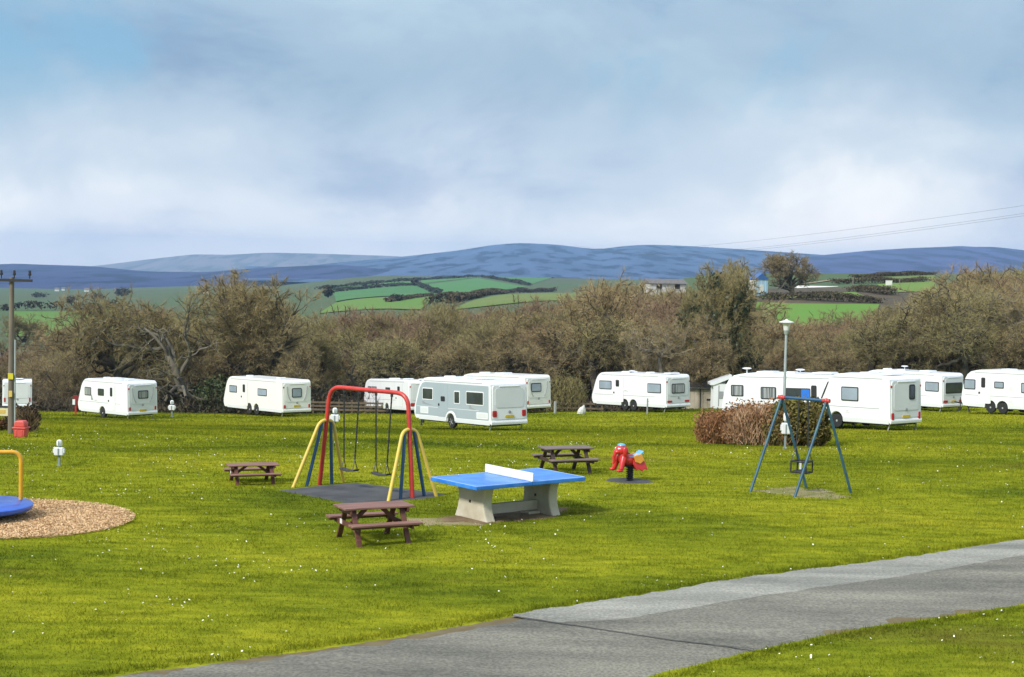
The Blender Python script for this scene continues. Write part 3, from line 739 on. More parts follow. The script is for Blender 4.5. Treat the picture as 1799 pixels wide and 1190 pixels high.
MARK = [(70, 'the utility pole'), (290, 'the left single axle caravan'), (390, 'the left wood-edge hook-up post'), (560, 'the cream twin axle caravan'), (720, 'the two-seat swing'), (930, 'the grey-sided caravan'), (1040, 'the gap left of the middle caravan'), (1215, 'the middle white caravan'), (1290, 'the small sheds'), (1450, 'the bush island'), (1620, 'the nearest right caravan'), (9999, 'the far right caravans')]
ROWN = ('at the wood edge', 'in the second row', 'in the third row', 'in the fourth row', 'in the fifth row', 'in the back row')
for row, (d0, d1, step, drop) in enumerate(((108, 112, 112, 40), (118, 126, 76, 36), (131, 140, 66, 18), (146, 156, 60, 6), (163, 178, 64, 0), (186, 205, 74, -2))):
    px = -60 + rnd.uniform(0, step)
    while px < 1870:
        d = rnd.uniform(d0, d1); q = px + rnd.uniform(-.3, .3) * step
        k = rnd.choice(kinds if d > 115 else ['edgeA', 'edgeB', 'edgeA', 'edgeB', 'oakC'])
        if (1330 < q < 1500 and d > 160) or (row == 0 and 150 < q < 540): px += step; continue
        tp = skyline(q) + drop + rnd.uniform(0, 26)
        if d < 115: tp = max(tp, 545)
        mk = [m for lim, m in MARK if q < lim][0]
        TREES.append(add_tree(k, q, d, tp, '%s bare tree %s above %s' % (LOOK[k], ROWN[row], mk), None, TG, rnd.uniform(1.0, 1.3), rnd)); px += step * rnd.uniform(.8, 1.25)
_by = {}
for t in TREES: _by.setdefault(t['label'], []).append(t)
for l_, ts_ in _by.items():
    ts_.sort(key=lambda t: t.location.x / t.location.y)
    if len(ts_) == 2: ts_[0]['label'] = l_ + ', left one'; ts_[1]['label'] = l_ + ', right one'
    elif len(ts_) == 3:
        for t, w_ in zip(ts_, ('left', 'middle', 'right')): t['label'] = l_ + ', %s one' % w_
# brambles, ivy and scrub under the trees
M_SCRUB = mat('scrub', (.036, .034, .016), .95, c2=(.070, .050, .026), scale=.22, coords='Position')
def scrub():
    r = np.random.default_rng(9); V = []
    n = 46000; y = r.uniform(107, 128, n); x = r.uniform(-.40, .40, n) * y
    hh = (.9 + .7 * np.sin(x * .31) * np.sin(x * .13 + y * .2) + .5 * np.sin(x * .9 + y)) ; hh = np.clip(hh, .25, 2.2)
    p = np.stack([x, y, gz(x, y) + hh * r.random(n)], 1)
    V1 = leaf_quads(p, .13, r)
    n = 30000; y = r.uniform(107, 122, n); x = r.uniform(-.40, .40, n) * y; hh = np.clip(1.2 + .8 * np.sin(x * .23 + 2) * np.sin(x * .11) + .4 * np.sin(x * 1.1), .3, 2.4)
    p = np.stack([x, y, gz(x, y) + hh * r.random(n) * .8], 1); d = r.normal(0, .6, (n, 3)); d[:, 2] = np.abs(d[:, 2]) + .5; d /= np.linalg.norm(d, axis=1, keepdims=True)
    V2 = twig_tris(p, d, r.uniform(.3, 1.0, n), .03, r)
    a = soup('undergrowth', V1, 4, M_SCRUB); tag(a, 'dark brambles and ivy under the woodland trees', 'undergrowth', kind='stuff')
    b = soup('bare_scrub', V2, 3, mat('scrub_stems', (.105, .080, .048), .95, c2=(.065, .052, .032), scale=.3, coords='Position')); tag(b, 'bare brown scrub stems along the woodland edge', 'scrub', kind='stuff')
scrub()
M_EVER = mat('evergreen', (.030, .046, .012), .7, c2=(.055, .070, .016), scale=1.2, objvar=.1)
def shrub(px, py_base, wpx, hpx, label, m, seed, n=2600, leaf=.09, d=None, tw=0, twm=None, box=False, name='shrub', grp='shrubs along the woodland edge', dpx=None):
    g = G(px, py_base) if d is None else onz(P(px, 600, d).x, d); s = FPX / g.y; w = wpx / s; h = hpx / s; r = np.random.default_rng(seed)
    q = r.normal(size=(n, 3)); q /= np.linalg.norm(q, axis=1, keepdims=True)
    if box: q = np.sign(q) * np.abs(q) ** .78
    q *= r.random((n, 1)) ** .25; a = np.arctan2(q[:, 1], q[:, 0])
    q *= (1 + .17 * np.sin(3 * a + seed + 2 * q[:, 2]) + .10 * np.sin(5 * a + 3 * q[:, 2] * 2) + .06 * np.sin(11 * a + 7 * q[:, 2]))[:, None]
    dep = (dpx or wpx * .7) / s
    c = q * np.array([w / 2, dep / 2, h * .5]) + np.array([0, 0, h * .5]); c = c[c[:, 2] > .02]
    t = empty(name, g)
    soup('foliage', leaf_quads(c, leaf, r), 4, m, t)
    st = MB()
    for i in range(9):
        a = i * .7 + r.random(); e = Vector((math.cos(a) * w * .3 * r.random(), math.sin(a) * dep * .3 * r.random(), h * .75)); st.tube([(e.x * .2, e.y * .2, -.1), (e.x * .6, e.y * .5, h * .4), e], [.03, .022, .01], 5)
    st.build('stems', M_BARK, t)
    if tw:
        p = np.stack([r.uniform(-.5, .5, tw) * w * .92, r.uniform(-.5, .5, tw) * dep * .9, r.random(tw) * h * .75], 1)
        rad = (p[:, 0] / (w / 2)) ** 2 + (p[:, 1] / (dep / 2)) ** 2; p = p[rad < 1.0]; tw = len(p)
        dd = np.stack([r.normal(0, .45, tw) + p[:, 0] / w * .6, r.normal(0, .45, tw) + p[:, 1] / dep * .6, np.ones(tw)], 1); dd /= np.linalg.norm(dd, axis=1, keepdims=True)
        room = np.sqrt(np.clip(1 - (p[:, 0] / (w * .52)) ** 2, .1, 1)) * h
        ln = np.clip(r.uniform(.25, .7, tw), 0, np.maximum(.08, (room - p[:, 2]) * 1.1))
        soup('twigs', twig_tris(p, dd, ln, r.uniform(.014, .034, tw), r), 3, twm or M_TWIGR, t)
    return tag(t, label, 'shrub', grp)
shrub(395, 0, 120, 70, 'dark evergreen scrub at the foot of the largest round tree', M_EVER, 1, 3600, .11, d=110)
shrub(330, 0, 90, 60, 'dark evergreen scrub behind the hook-up post between the left caravans', M_EVER, 2, 2400, .10, d=116)
shrub(995, 0, 80, 78, 'greenish bare shrub right of the cream caravan end', mat('olive_shrub', (.095, .100, .030), .9, c2=(.12, .085, .04), scale=1.5), 3, 1500, .07, d=107, tw=2600, twm=M_TWIGG)
shrub(850, 0, 60, 92, 'yellow-green shrub showing above the cream caravan roof', mat('lime_shrub', (.085, .105, .018), .9, c2=(.11, .095, .035), scale=1.5), 4, 1400, .08, d=112, tw=1500, twm=M_TWIGG)
shrub(1100, 0, 90, 80, 'dark ivy scrub behind the middle white caravan', M_EVER, 5, 2400, .10, d=115)
shrub(1290, 0, 120, 120, 'dark ivy mass at the foot of the tall ivy-covered tree', M_IVY, 6, 5200, .11, d=114)
shrub(700, 0, 110, 90, 'dark evergreen scrub behind the caravan with steps', M_EVER, 12, 2600, .11, d=121)
shrub(1760, 0, 150, 110, 'reddish bare scrub at the right end of the woodland', M_TWIGR, 7, 1600, .07, d=111, tw=5200)

# ---- farm buildings on the opposite slope
M_WALLW = mat('white_render', (.72, .70, .64), .8, .12, scale=1.2)
M_BLUEW = mat('pale_blue_sheet', (.36, .56, .70), .5, .14, scale=1.5, stretch=(4, 4, .4))
M_BLUER = mat('blue_roof', (.05, .13, .34), .55, .15, scale=1.5)
M_SLATE = mat('slate', (.16, .15, .145), .8, .2, scale=2)
M_DARK = mat('dark_opening', (.02, .02, .022), .4, .1)
def barn(px, py, wl_, wr, h, rh, d, label, mw, mr, name, deep=1.0, nwin=0, mside=None):
    a = P(px, py, d); s = FPX / d; wd = wr / s; hh = h / s; rz = R(22)
    t = empty(name, (a.x, d, a.z), rz); dep = max(wl_ / s / math.sin(rz), 2.5); z0 = min(-.3, gzf(a.x, d) - a.z - 1.0)
    # walls as thin panels, front (towards the viewer) and the left side
    MB().box((wd / 2, .1, (hh + z0) / 2), (wd, .12, hh - z0)).build('front_wall', mw, t)
    MB().box((.06, dep / 2 + .165, (hh + z0) / 2), (.12, dep, hh - z0)).build('side_wall', mside or mw, t)
    MB().box((wd - .06, dep / 2 + .165, (hh + z0) / 2), (.12, dep, hh - z0)).build('side_wall', mside or mw, t)
    MB().box((wd / 2, dep + .23, (hh + z0) / 2), (wd, .12, hh - z0)).build('back_wall', mw, t)
    r_ = rh / s
    MB().prism([(-.2, hh), (wd + .2, hh), (wd / 2, hh + r_)] if wd < 6 else [(-.2, 0), (0, 0), (0, 0)], lambda u_, v_, w_: (u_, w_, v_), -.1, dep + .4).build('roof', mr, t) if wd < 6 else \
      MB().prism([(-.3, hh), (dep + .5, hh), (dep / 2 + .1, hh + r_)], lambda u_, v_, w_: (w_, u_, v_), -.3, wd + .3).build('roof', mr, t)
    for i in range(nwin):
        x = wd * (i + .5) / nwin; w_ = MB().box((x, .02, hh * .55), (1.2, .06, 1.0)).build('window', M_DARK, t)
        MB().box((x, -.02, hh * .55 - .55), (1.4, .1, .08)).build('sill', M_WALLW, w_)
    return tag(t, label, 'building')
b = barn(1327, 518, 22, 25, 27, 11, 300, 'small pale blue barn with blue roof on the hillside', M_BLUEW, M_BLUER, 'barn', mside=M_WALLW)
for i in range(3): MB().box((.55 + i * .85, .02, 1.7), (.07, .06, 2.2)).build('rib', M_WALLW, b)
MB().box((1.4, .01, 1.2), (.9, .06, 1.6)).build('door', M_WALLW, b)
barn(1142, 510, 12, 72, 12, 8, 322, 'white bungalow half hidden behind bare trees', M_WALLW, M_SLATE, 'bungalow', nwin=2)
M_DKG = mat('dark_green_sheet', (.018, .045, .035), .6, .15)
lb = barn(1393, 516, 10, 100, 10, 4, 340, 'long low dark building with white roof edge on the hillside', M_DKG, M_WALLW, 'long_shed', nwin=0)
for px, py0, py1, d, lb_ in ((1498, 516, 488, 345, 'wooden pole at the end of the long low building'), (1516, 517, 503, 345, 'short wooden pole right of the long low building'), (1580, 513, 490, 350, 'wooden pole in the field on the right hillside')):
    a = P(px, py0, d); e = P(px, py1, d); g = gzf(a.x, d)
    o = MB().tube([(0, 0, -.5), (0, 0, e.z - g)], [.14, .10], 8).build('wooden_pole', mat('pole_wood', (.22, .19, .15), .9), None); o.location = (a.x, d, g); tag(o, lb_, 'pole', 'poles on the far hillside')
a = P(1561, 517, 350); o = MB().box((0, 0, .45), (1.3, 1.0, 1.3)).box((0, 0, 1.13), (1.4, 1.1, .07)).build('water_tank', M_WALLW, None, .04); o.location = onz(a.x, 350); tag(o, 'small white tank standing in the right hillside field', 'tank')
# far-off hamlet specks in the valley
NTH = ('first', 'second', 'third', 'fourth', 'fifth', 'sixth')
for i, (px, py, w) in enumerate(((100, 512, 7), (111, 511, 5), (152, 513, 8), (203, 514, 4), (362, 516, 9), (381, 515, 5))):
    g = G(px, py); s = FPX / g.y; t = empty('far_house', g, R(12)); ww = w / s; hh = 2.6
    MB().box((0, 0, hh / 2 - .5), (ww, 5, hh + 1)).build('wall', M_WALLW, t)
    MB().prism([(-2.9, hh), (2.9, hh), (0, hh + 2.0)], lambda u_, v_, w_: (w_, u_, v_), -ww / 2 - .3, ww / 2 + .3).build('roof', M_SLATE, t)
    tag(t, 'tiny pale house in the far valley, %s from the left' % NTH[i], 'house', 'far houses in the valley')

# ---- the air between here and the moor
hz = MB().box((0, 4210, 4), (16000, 9000, 191)).build('haze', mat('haze_skin', (1, 1, 1)), None)
hm = bpy.data.materials.new('haze_air'); hm.use_nodes = True; hm.node_tree.nodes.clear()
pv = hm.node_tree.nodes.new('ShaderNodeVolumePrincipled'); ho = hm.node_tree.nodes.new('ShaderNodeOutputMaterial'); hm.node_tree.links.new(pv.outputs[0], ho.inputs['Volume'])
pv.inputs['Color'].default_value = (.40, .65, 1.0, 1); pv.inputs['Density'].default_value = 8.5e-5; pv.inputs['Anisotropy'].default_value = 0.0
hz.data.materials.clear(); hz.data.materials.append(hm); tag(hz, 'pale blue haze in the air', 'haze', kind='stuff')

# ================================================================== CARAVANS
M_WHITE = mat('white_gel_coat', (.79, .80, .81), .32, .05, scale=1.2, coat=.25, stretch=(2.5, 2.5, .35))
M_CREAM = mat('cream_gel_coat', (.79, .785, .75), .35, .04, scale=1.0, coat=.25)
M_GREYP = mat('grey_side_panel', (.35, .41, .44), .38, .05, scale=.8, coat=.25)
M_PANEL = mat('grey_white_moulding', (.66, .68, .68), .4, .04, scale=1.0)
M_TRIM = mat('grey_trim', (.30, .31, .32), .45, .1)
M_RUBBER = mat('black_rubber', (.018, .018, .018), .7, .2)
M_TYRE = mat('tyre', (.020, .020, .020), .85, .2)
M_RIM = mat('alloy_rim', (.62, .63, .64), .35, .1, metal=.6)
M_CHASSIS = mat('chassis', (.03, .03, .032), .8, .2)
M_GLASS = mat('tinted_pane', (.045, .055, .062), .08, .3, scale=2, spec=.7)
M_GLASSL = mat('curtain_and_sky_pane', (.30, .36, .42), .10, .15, scale=2, spec=.6)  # pale curtain grey, with the reflected sky's blue put into the colour
M_CURT = mat('pane_with_curtain', (.10, .11, .12), .12, c2=(.34, .36, .36), scale=3.0, stretch=(5, 5, .15), detail=1, spec=.6)
M_RED = mat('red_lens', (.45, .02, .02), .25, .2)
M_PLATE = mat('yellow_plate', (.60, .42, .03), .5, .1)
M_STEEL = mat('galvanised_steel', (.42, .44, .45), .45, .15, metal=.5)
def rr(x0, x1, z0, z1, r=.06, n=4):
    out = []
    for cx, cz, a0 in ((x1 - r, z1 - r, 0), (x0 + r, z1 - r, 90), (x0 + r, z0 + r, 180), (x1 - r, z0 + r, 270)):
        for i in range(n + 1):
            a = R(a0 + 90 * i / n); out.append((cx + r * math.cos(a), cz + r * math.sin(a)))
    return out
CW = 2.25
def caravan(cpx, gpy, rpx, fpx, hpx, label, S):
    C = G(cpx, gpy)
    if C.y > 107:      # the sight line grazes the brow: stand it where the ground comes closest
        r_ = ray(cpx, gpy); yy = min(np.arange(70, 107, .25), key=lambda q: EYE + r_.z * q / r_.y - gzf(r_.x * q / r_.y, q)); C = onz(r_.x * yy / r_.y, yy)
    s0 = FPX / C.y; k = hpx / (2.25 * s0)
    W = CW * k; best = None
    for i in range(0, 880):
        ph = R(i * .1); q = pix(C + Vector((math.cos(ph), math.sin(ph), 0)) * W)[0]
        if best is None or abs(q - rpx) < best[0]: best = (abs(q - rpx), ph)
    ph = best[1]; h = Vector((-math.sin(ph), math.cos(ph), 0)); Lm = min(np.arange(3.5, 8.2, .02), key=lambda l: abs(pix(C + h * l)[0] - fpx))
    L = Lm / k; ctr = C + h * Lm / 2 + Vector((math.cos(ph), math.sin(ph), 0)) * W / 2
    # stands on the slope: nose and tail heights from the ground under them
    zr = gzf(*(C + Vector((math.cos(ph), math.sin(ph), 0)) * W / 2)[:2]); zf = gzf(*(ctr + h * Lm * .45)[:2])
    pitch = math.atan2((zr - zf) * .55, Lm)
    t = empty('caravan', (ctr.x, ctr.y, zr * .45 + gzf(ctr.x, ctr.y) * .55 - .02), math.atan2(h.y, h.x), k); t.rotation_euler = (0, pitch, math.atan2(h.y, h.x))
    x0, x1 = -L / 2, L / 2; y1 = CW / 2; skin = S.get('skin', M_WHITE); fr = S.get('front', 'slope')
    X = lambda f: x0 + f * L
    zb = .30; top = 2.52; pr = [(x0 + .02, zb + .06), (x0, .55), (x0 + .02, 2.1), (x0 + .05, 2.36), (x0 + .14, top - .05), (x0 + .3, top), (x1 - 1.35, top + .05)]
    if fr == 'slope': pr += [(x1 - 1.0, top), (x1 - .78, top - .10), (x1 - .60, top - .26), (x1 - .44, 2.02), (x1 - .30, 1.70), (x1 - .12, 1.25), (x1, .95), (x1 + .02, .72), (x1 - .04, .52), (x1 - .16, zb + .05)]
    elif fr == 'round': pr += [(x1 - 1.0, top), (x1 - .66, top - .08), (x1 - .42, top - .26), (x1 - .26, 2.0), (x1 - .14, 1.6), (x1 - .05, 1.2), (x1, .85), (x1 - .02, .6), (x1 - .14, zb + .05)]
    wh = [X(f) for f in S.get('wheels', (.5,))]; R_ = .40
    for wx in sorted(wh, reverse=True):
        for i in range(9):
            a = math.pi * i / 8; pr.append((wx + R_ * math.cos(a) * .98, max(zb, .36 + R_ * math.sin(a)) if 0 < i < 8 else zb))
    MB().prism(pr, lambda u_, v_, w_: (u_, w_, v_), -y1, y1).build('body', skin, t, .055, seg=3)
    MB().box((0, 0, .33), (L * .93, CW * .78, .16)).build('chassis', M_CHASSIS, t)
    MB().box((0, 0, .62), (L * .9, CW * .55, .5)).build('floor_box', M_CHASSIS, t)
    side = lambda w0: (lambda u_, v_, w_: (u_, y1 + w_, v_))
    rear = lambda u_, v_, w_: (x0 - w_, u_, v_)
    def sidew(f0, f1, z0, z1, m, frame=M_RUBBER, r_=.06):
        a, b_ = X(f0), X(f1)
        w = MB().prism(rr(a, b_, z0, z1, r_), side(0), -.02, .022).build('window', frame, t)
        MB().prism(rr(a + .05, b_ - .05, z0 + .05, z1 - .05, r_ * .7), side(0), .0, .030).build('pane', m, w)
        return w
    if 'panel' in S:   # coloured side skin
        z0 = .56
        pp = [(x0 + .16, z0), (x0 + .16, top - .24), (x1 - 1.15, top - .20), (x1 - .88, top - .26), (x1 - .62, 2.02), (x1 - .42, 1.55), (x1 - .22, 1.1), (x1 - .16, z0 + .02)]
        for wx in wh: 
            pp += [(wx + .52, z0), (wx + .42, .72), (wx + .25, .86), (wx, .91), (wx - .25, .86), (wx - .42, .72), (wx - .52, z0)]
        MB().prism(pp, side(0), -.02, .008).build('side_panel', S['panel'], t)
        for wx in wh:
            arc = [(wx + (.40 + q) * math.cos(math.pi * i / 10), .38 + (.40 + q) * math.sin(math.pi * i / 10)) for q, rg in ((.11, range(11)), (.01, range(10, -1, -1))) for i in rg]
            MB().prism(arc, side(0), -.02, .035).build('wheel_arch', M_WHITE, t)
    for wsp in S.get('win', ()): 
        w = sidew(*wsp[:5], frame=wsp[5] if len(wsp) > 5 else M_RUBBER)
        if len(wsp) > 6: a, b_ = X(wsp[0]), X(wsp[1]); MB().prism(rr(a + .02, a + (b_ - a) * .36, wsp[2] + .05, wsp[3] - .05, .04), side(0), .0, .04).build('blue_blind', mat('blue_blind', (.02, .16, .62), .5), w)
    if 'door' in S:
        f0, f1, (g0, g1, z0, z1, gm_) = S['door']
        dr = MB().prism(rr(X(f0), X(f1), .55, 2.28, .09), side(0), -.02, .012).build('door', S.get('doorskin', skin), t)
        w = MB().prism(rr(X(g0), X(g1), z0, z1, min(.07, (X(g1) - X(g0)) * .45)), side(0), .0, .026).build('door_window', M_RUBBER, dr)
        MB().prism(rr(X(f1) - .16, X(f1) - .06, 1.12, 1.24, .02), side(0), .0, .04).build('handle', M_RUBBER, dr)
        for f in (f0, f1): MB().box((X(f), y1 + .004, 1.4), (.018, .01, 1.7)).build('seam', M_TRIM, dr)
    for f0, f1, z0, z1 in S.get('hatch', ()):
        MB().prism(rr(X(f0), X(f1), z0, z1, .04), side(0), -.02, .018).build('service_hatch', M_WHITE, t)
        MB().prism(rr(X(f0) + .07, X(f1) - .07, z0 + .06, z1 - .06, .03), side(0), .0, .022).build('hatch_panel', M_PANEL, t)
    MB().box((0 + .05 * L, y1 + .003, 1.02), (L * .82, .012, .02)).build('side_rail', M_TRIM if S.get('rail', 1) else skin, t)
    MB().box((-.02 * L, y1 + .002, top - .13), (L * .76, .012, .025)).build('awning_rail', M_TRIM, t)
    for a_, b_ in zip([0.01] + [f + .43 / L for f in sorted(S.get('wheels', (.5,)))], [f - .43 / L for f in sorted(S.get('wheels', (.5,)))] + [.93]):
        if b_ - a_ > .05: MB().box((X((a_ + b_) / 2), y1 + .002, .43), ((b_ - a_) * L, .014, .2)).build('skirt', M_PANEL, t)
    for f0, f1, z0, z1 in S.get('flash', ()):
        a, b_ = X(f0), X(f1); MB().prism([(a, z0), (b_, z0 + .05), (b_ + .02, z1), (b_ - .12 * (b_ - a), z1), (b_ - .35 * (b_ - a), z0 + .09)], side(0), -.01, .016).build('decal', M_TRIM, t)
    for wx in wh:
        for sg in (1, -1):
            Mx = Matrix.Rotation(-sg * math.pi / 2, 4, 'X')
            wl_ = empty('wheel', (wx, sg * (y1 - .13), .33)); wl_.parent = t
            MB().lathe([(.20, -.09), (.30, -.10), (.325, -.07), (.33, 0), (.325, .07), (.30, .095), (.21, .09)], 24, M=Mx).build('tyre', M_TYRE, wl_, smooth=True)
            MB().lathe([(.21, .02), (.21, .085), (.19, .09), (.17, .06), (.07, .07), (.05, .095), (.02, .095)], 24, M=Mx).build('rim', M_RIM, wl_, smooth=True)
            if sg == 1 and S.get('spokes'):
                for i in range(5): 
                    a = i * 2 * math.pi / 5; MB().beam((.05 * math.cos(a), .097 * sg, .05 * math.sin(a)), (.19 * math.cos(a), .097 * sg, .19 * math.sin(a)), .02, .05, (0, 1, 0)).build('spoke', M_RIM, wl_)
    # tail
    D = S.get('tail', {})
    if D.get('panel', True):
        MB().prism(rr(-y1 + .13, y1 - .13, .62, 2.30, .12), rear, -.03, .025).build('rear_panel', D.get('mpanel', M_PANEL), t)
        MB().prism(rr(-y1 + .26, y1 - .26, D.get('pz', 1.05), 2.18, .16), rear, 0, .042).build('rear_moulding', D.get('mmould', M_PANEL), t)
    if D.get('swoop'):
        for sg in (1, -1):
            MB().tube([(x0 - .05, sg * (.78 - .0), 2.1), (x0 - .05, sg * .74, 1.7), (x0 - .05, sg * .64, 1.35), (x0 - .05, sg * .5, 1.12)], .022, 6).build('trim_strip', M_TRIM, t)
    if 'win' in D:
        f0, f1, z0, z1, m = D['win']; a, b_ = y1 - f1 * CW, y1 - f0 * CW
        w = MB().prism(rr(a, b_, z0, z1, min(.09, (b_ - a) * .4)), rear, 0, .062).build('rear_window', M_RUBBER, t)
        MB().prism(rr(a + .06, b_ - .06, z0 + .06, z1 - .06, min(.06, (b_ - a) * .25)), rear, .02, .070).build('pane', m, w)
    lz = D.get('lz', (.62, .86)); lw = D.get('lw', .12)
    for sg in (1, -1):
        MB().prism(rr(sg * (y1 - .12) - lw / 2 - sg * lw / 2 + .0, sg * (y1 - .12) + lw / 2 - sg * lw / 2, lz[0], lz[1], .05), rear, 0, .05).build('tail_light', M_RED, t, .012)
        if D.get('lens', 1): MB().prism(rr(sg * (y1 - .07) - .04 - sg * .04, sg * (y1 - .07) + .04 - sg * .04, 2.0, 2.1, .03), rear, -.02, .03).build('marker_light', M_RED, t)
    if D.get('plate', 1): MB().prism(rr(-.26, .26, D.get('plz', .56), D.get('plz', .56) + .12, .015), rear, 0, .058).build('number_plate', M_PLATE, t)
    if D.get('badge', 1): MB().lathe([(.075, 0), (.075, .012), (.04, .02)], 16, (x0 - .045, 0, .98), Matrix.Rotation(-math.pi / 2, 4, 'Y')).build('badge', M_TRIM, t)
    MB().prism([(-.03, .33), (.045, .35), (.06, .46), (.045, .54), (-.03, .56)], lambda u_, v_, w_: (x0 - u_, w_, v_), -y1 + .03, y1 - .03).build('bumper', skin, t, .02)
    MB().box((x0 - .03, 0, 2.26), (.06, CW * .55, .05)).build('grab_rail', skin, t, .015)
    # roof and nose
    for f, w_, l_ in S.get('roof', ((.3, .7, .7), (.62, .5, .5))):
        MB().prism([(-l_ / 2, 0), (l_ / 2, 0), (l_ / 2 - .08, .09), (-l_ / 2 + .08, .09)], lambda u_, v_, q_: (X(f) + u_, q_, top + .03 + v_), -w_ / 2, w_ / 2).build('roof_light', M_PANEL, t, .02)
    for f, h_ in S.get('aerial', ()):
        MB().tube([(X(f), .3, top), (X(f), .3, top + h_)], .03, 8).ell((X(f), .3, top + h_ + .03), (.24, .24, .05), 16, 6).build('tv_aerial', M_WHITE, t, smooth=True)
    if S.get('frontglass'):
        MB().prism([(x1 - .60, top - .36), (x1 - .66, top - .36), (x1 - .40, 1.62), (x1 - .24, 1.34), (x1 - .17, 1.34), (x1 - .34, 1.68)], side(0), -.01, .02).build('front_window_edge', M_RUBBER, t)
    MB().beam((x1 - .3, .45, .36), (x1 + 1.0, 0, .42), .06, .09).beam((x1 - .3, -.45, .36), (x1 + 1.0, 0, .42), .06, .09).beam((x1 + .9, 0, .42), (x1 + 1.25, 0, .45), .07, .07).build('drawbar', M_CHASSIS, t)
    MB().tube([(x1 + .75, .12, .75), (x1 + .75, .12, .2)], .025, 8).lathe([(.06, -.03), (.1, -.025), (.1, .025), (.06, .03)], 14, (x1 + .75, .12, .1), Matrix.Rotation(math.pi / 2, 4, 'X')).build('jockey_wheel', M_TYRE, t)
    for f in (.03, .95):
        for sg in (1, -1): MB().beam((X(f), sg * (y1 - .2), .36), (X(f) + (.12 if f < .5 else -.12), sg * (y1 - .16), .0), .05, .05).box((X(f) + (.12 if f < .5 else -.12), sg * (y1 - .16), .0), (.14, .14, .03)).build('corner_steady', M_STEEL if f < .5 else M_CHASSIS, t)
    tag(t, label, 'caravan', 'touring caravans along the woodland edge')
    return t
B_, Lg, Cu = M_GLASS, M_GLASSL, M_CURT
caravan(224, 736.5, 277, 137, 61, 'white single axle caravan left of the lone hook-up post, red fire point at its nose', dict(front='slope', wheels=(.5,), win=[(.72, .85, 1.42, 1.98, Cu), (.46, .58, 1.48, 1.94, B_)], door=(.24, .38, (.29, .335, 1.48, 2.06, B_)), hatch=[(.60, .68, 1.12, 1.3)], flash=[(.62, .72, 1.1, 1.5)], roof=((.25, .5, .6), (.52, .6, .6), (.7, .4, .4)), tail=dict(win=(.34, .68, 1.38, 1.92, Cu), swoop=1)))
caravan(496, 733, 547, 393, 58.5, 'cream white twin axle caravan standing alone left of the swings', dict(skin=M_CREAM, front='slope', wheels=(.43, .55), win=[(.76, .89, 1.42, 1.92, Lg), (.25, .40, 1.36, 1.86, Lg)], door=(.57, .69, (.615, .655, 1.5, 2.05, B_)), roof=((.25, .5, .6), (.78, .4, .5)), rail=0, tail=dict(win=(.32, .66, 1.34, 1.98, Lg), swoop=1, mpanel=M_CREAM, mmould=M_CREAM, plz=.7, lw=.12)))
caravan(719, 726, 768, 629, 54, 'white caravan with entrance steps, half hidden by the grey-sided one', dict(front='round', wheels=(.48,), win=[(.70, .82, 1.45, 1.98, Cu), (.83, .90, 1.45, 1.98, Cu), (.40, .50, 1.6, 1.95, B_)], door=(.14, .28, (.19, .24, 1.4, 2.05, B_)), roof=((.3, .6, .7), (.6, .6, .9), (.02, .5, .3)), tail=dict(mpanel=M_PANEL, lw=.4)))
caravan(924, 727, 968, 806, 60, 'cream caravan whose tail shows behind the grey-sided one', dict(skin=M_CREAM, front='round', wheels=(.45, .56), win=[(.7, .84, 1.4, 1.95, Lg), (.2, .35, 1.4, 1.95, Lg)], roof=((.5, .8, 1.0), (.78, .6, .6)), tail=dict(win=(.20, .60, 1.42, 2.02, Lg), mpanel=M_CREAM, mmould=M_CREAM, swoop=1, lw=.1, plate=0)))
caravan(862, 757, 927, 728, 80, 'grey-sided white caravan, nearest one to the swings', dict(front='slope', wheels=(.50,), spokes=1, panel=M_GREYP, doorskin=M_GREYP, win=[(.735, .88, 1.38, 2.02, B_, M_WHITE), (.38, .455, 1.28, 1.95, B_, M_WHITE), (.08, .30, 1.28, 1.98, B_, M_WHITE)], door=(.54, .67, (.575, .63, 1.36, 1.62, B_)), hatch=[(.80, .91, .66, 1.0), (.03, .17, .62, .95)], flash=[(.74, .88, 1.12, 1.3), (.17, .26, 1.05, 1.3)], rail=0, roof=((.3, .9, .8), (.5, .6, .6), (.75, .5, .5)), tail=dict(lz=(.74, 1.06), lw=.24, pz=1.2, mpanel=M_WHITE, mmould=M_PANEL, plz=.70, lens=0)))
caravan(1170, 725, 1213, 1040, 59.5, 'white twin axle caravan in the middle, left of the small sheds', dict(front='slope', wheels=(.43, .545), win=[(.72, .89, 1.38, 1.98, Lg), (.06, .235, 1.28, 1.92, Lg)], door=(.56, .70, (.615, .66, 1.6, 2.06, Lg)), hatch=[(.5, .56, 1.3, 1.45)], roof=((.36, .5, .5), (.64, .8, .9), (.08, .9, .7)), aerial=[(.56, .12)], tail=dict(win=(.22, .74, 1.26, 1.92, Cu), lz=(.66, .80), lw=.42, plate=0, pz=1.1)))
caravan(1508, 752, 1540, 1268, 84, 'long white caravan behind the brown and green bush, blue blind in its window', dict(front='round', wheels=(.45,), win=[(.83, .925, 1.42, 1.98, Cu), (.585, .70, 1.32, 1.92, Cu), (.335, .515, 1.32, 1.9, B_, M_RUBBER, 1)], door=(.24, .36, (.29, .33, 1.35, 2.05, B_)), roof=((.72, .8, 1.0), (.55, .5, .7), (.3, .9, 1.1), (.1, .8, .7)), aerial=[(.86, .22), (.46, .2)], tail=dict()))
caravan(1655, 724, 1693, 1512, 61, 'white caravan behind the right front one, wide dark window in its tail', dict(front='round', wheels=(.45,), win=[(.04, .20, 1.34, 1.96, Lg), (.6, .75, 1.34, 1.96, Lg)], roof=((.3, .8, .9), (.6, .5, .7), (.8, .5, .5)), aerial=[(.55, .3)], tail=dict(win=(.12, .88, 1.22, 1.92, B_), lz=(.62, .78), lw=.42, plz=.64, pz=1.1)))
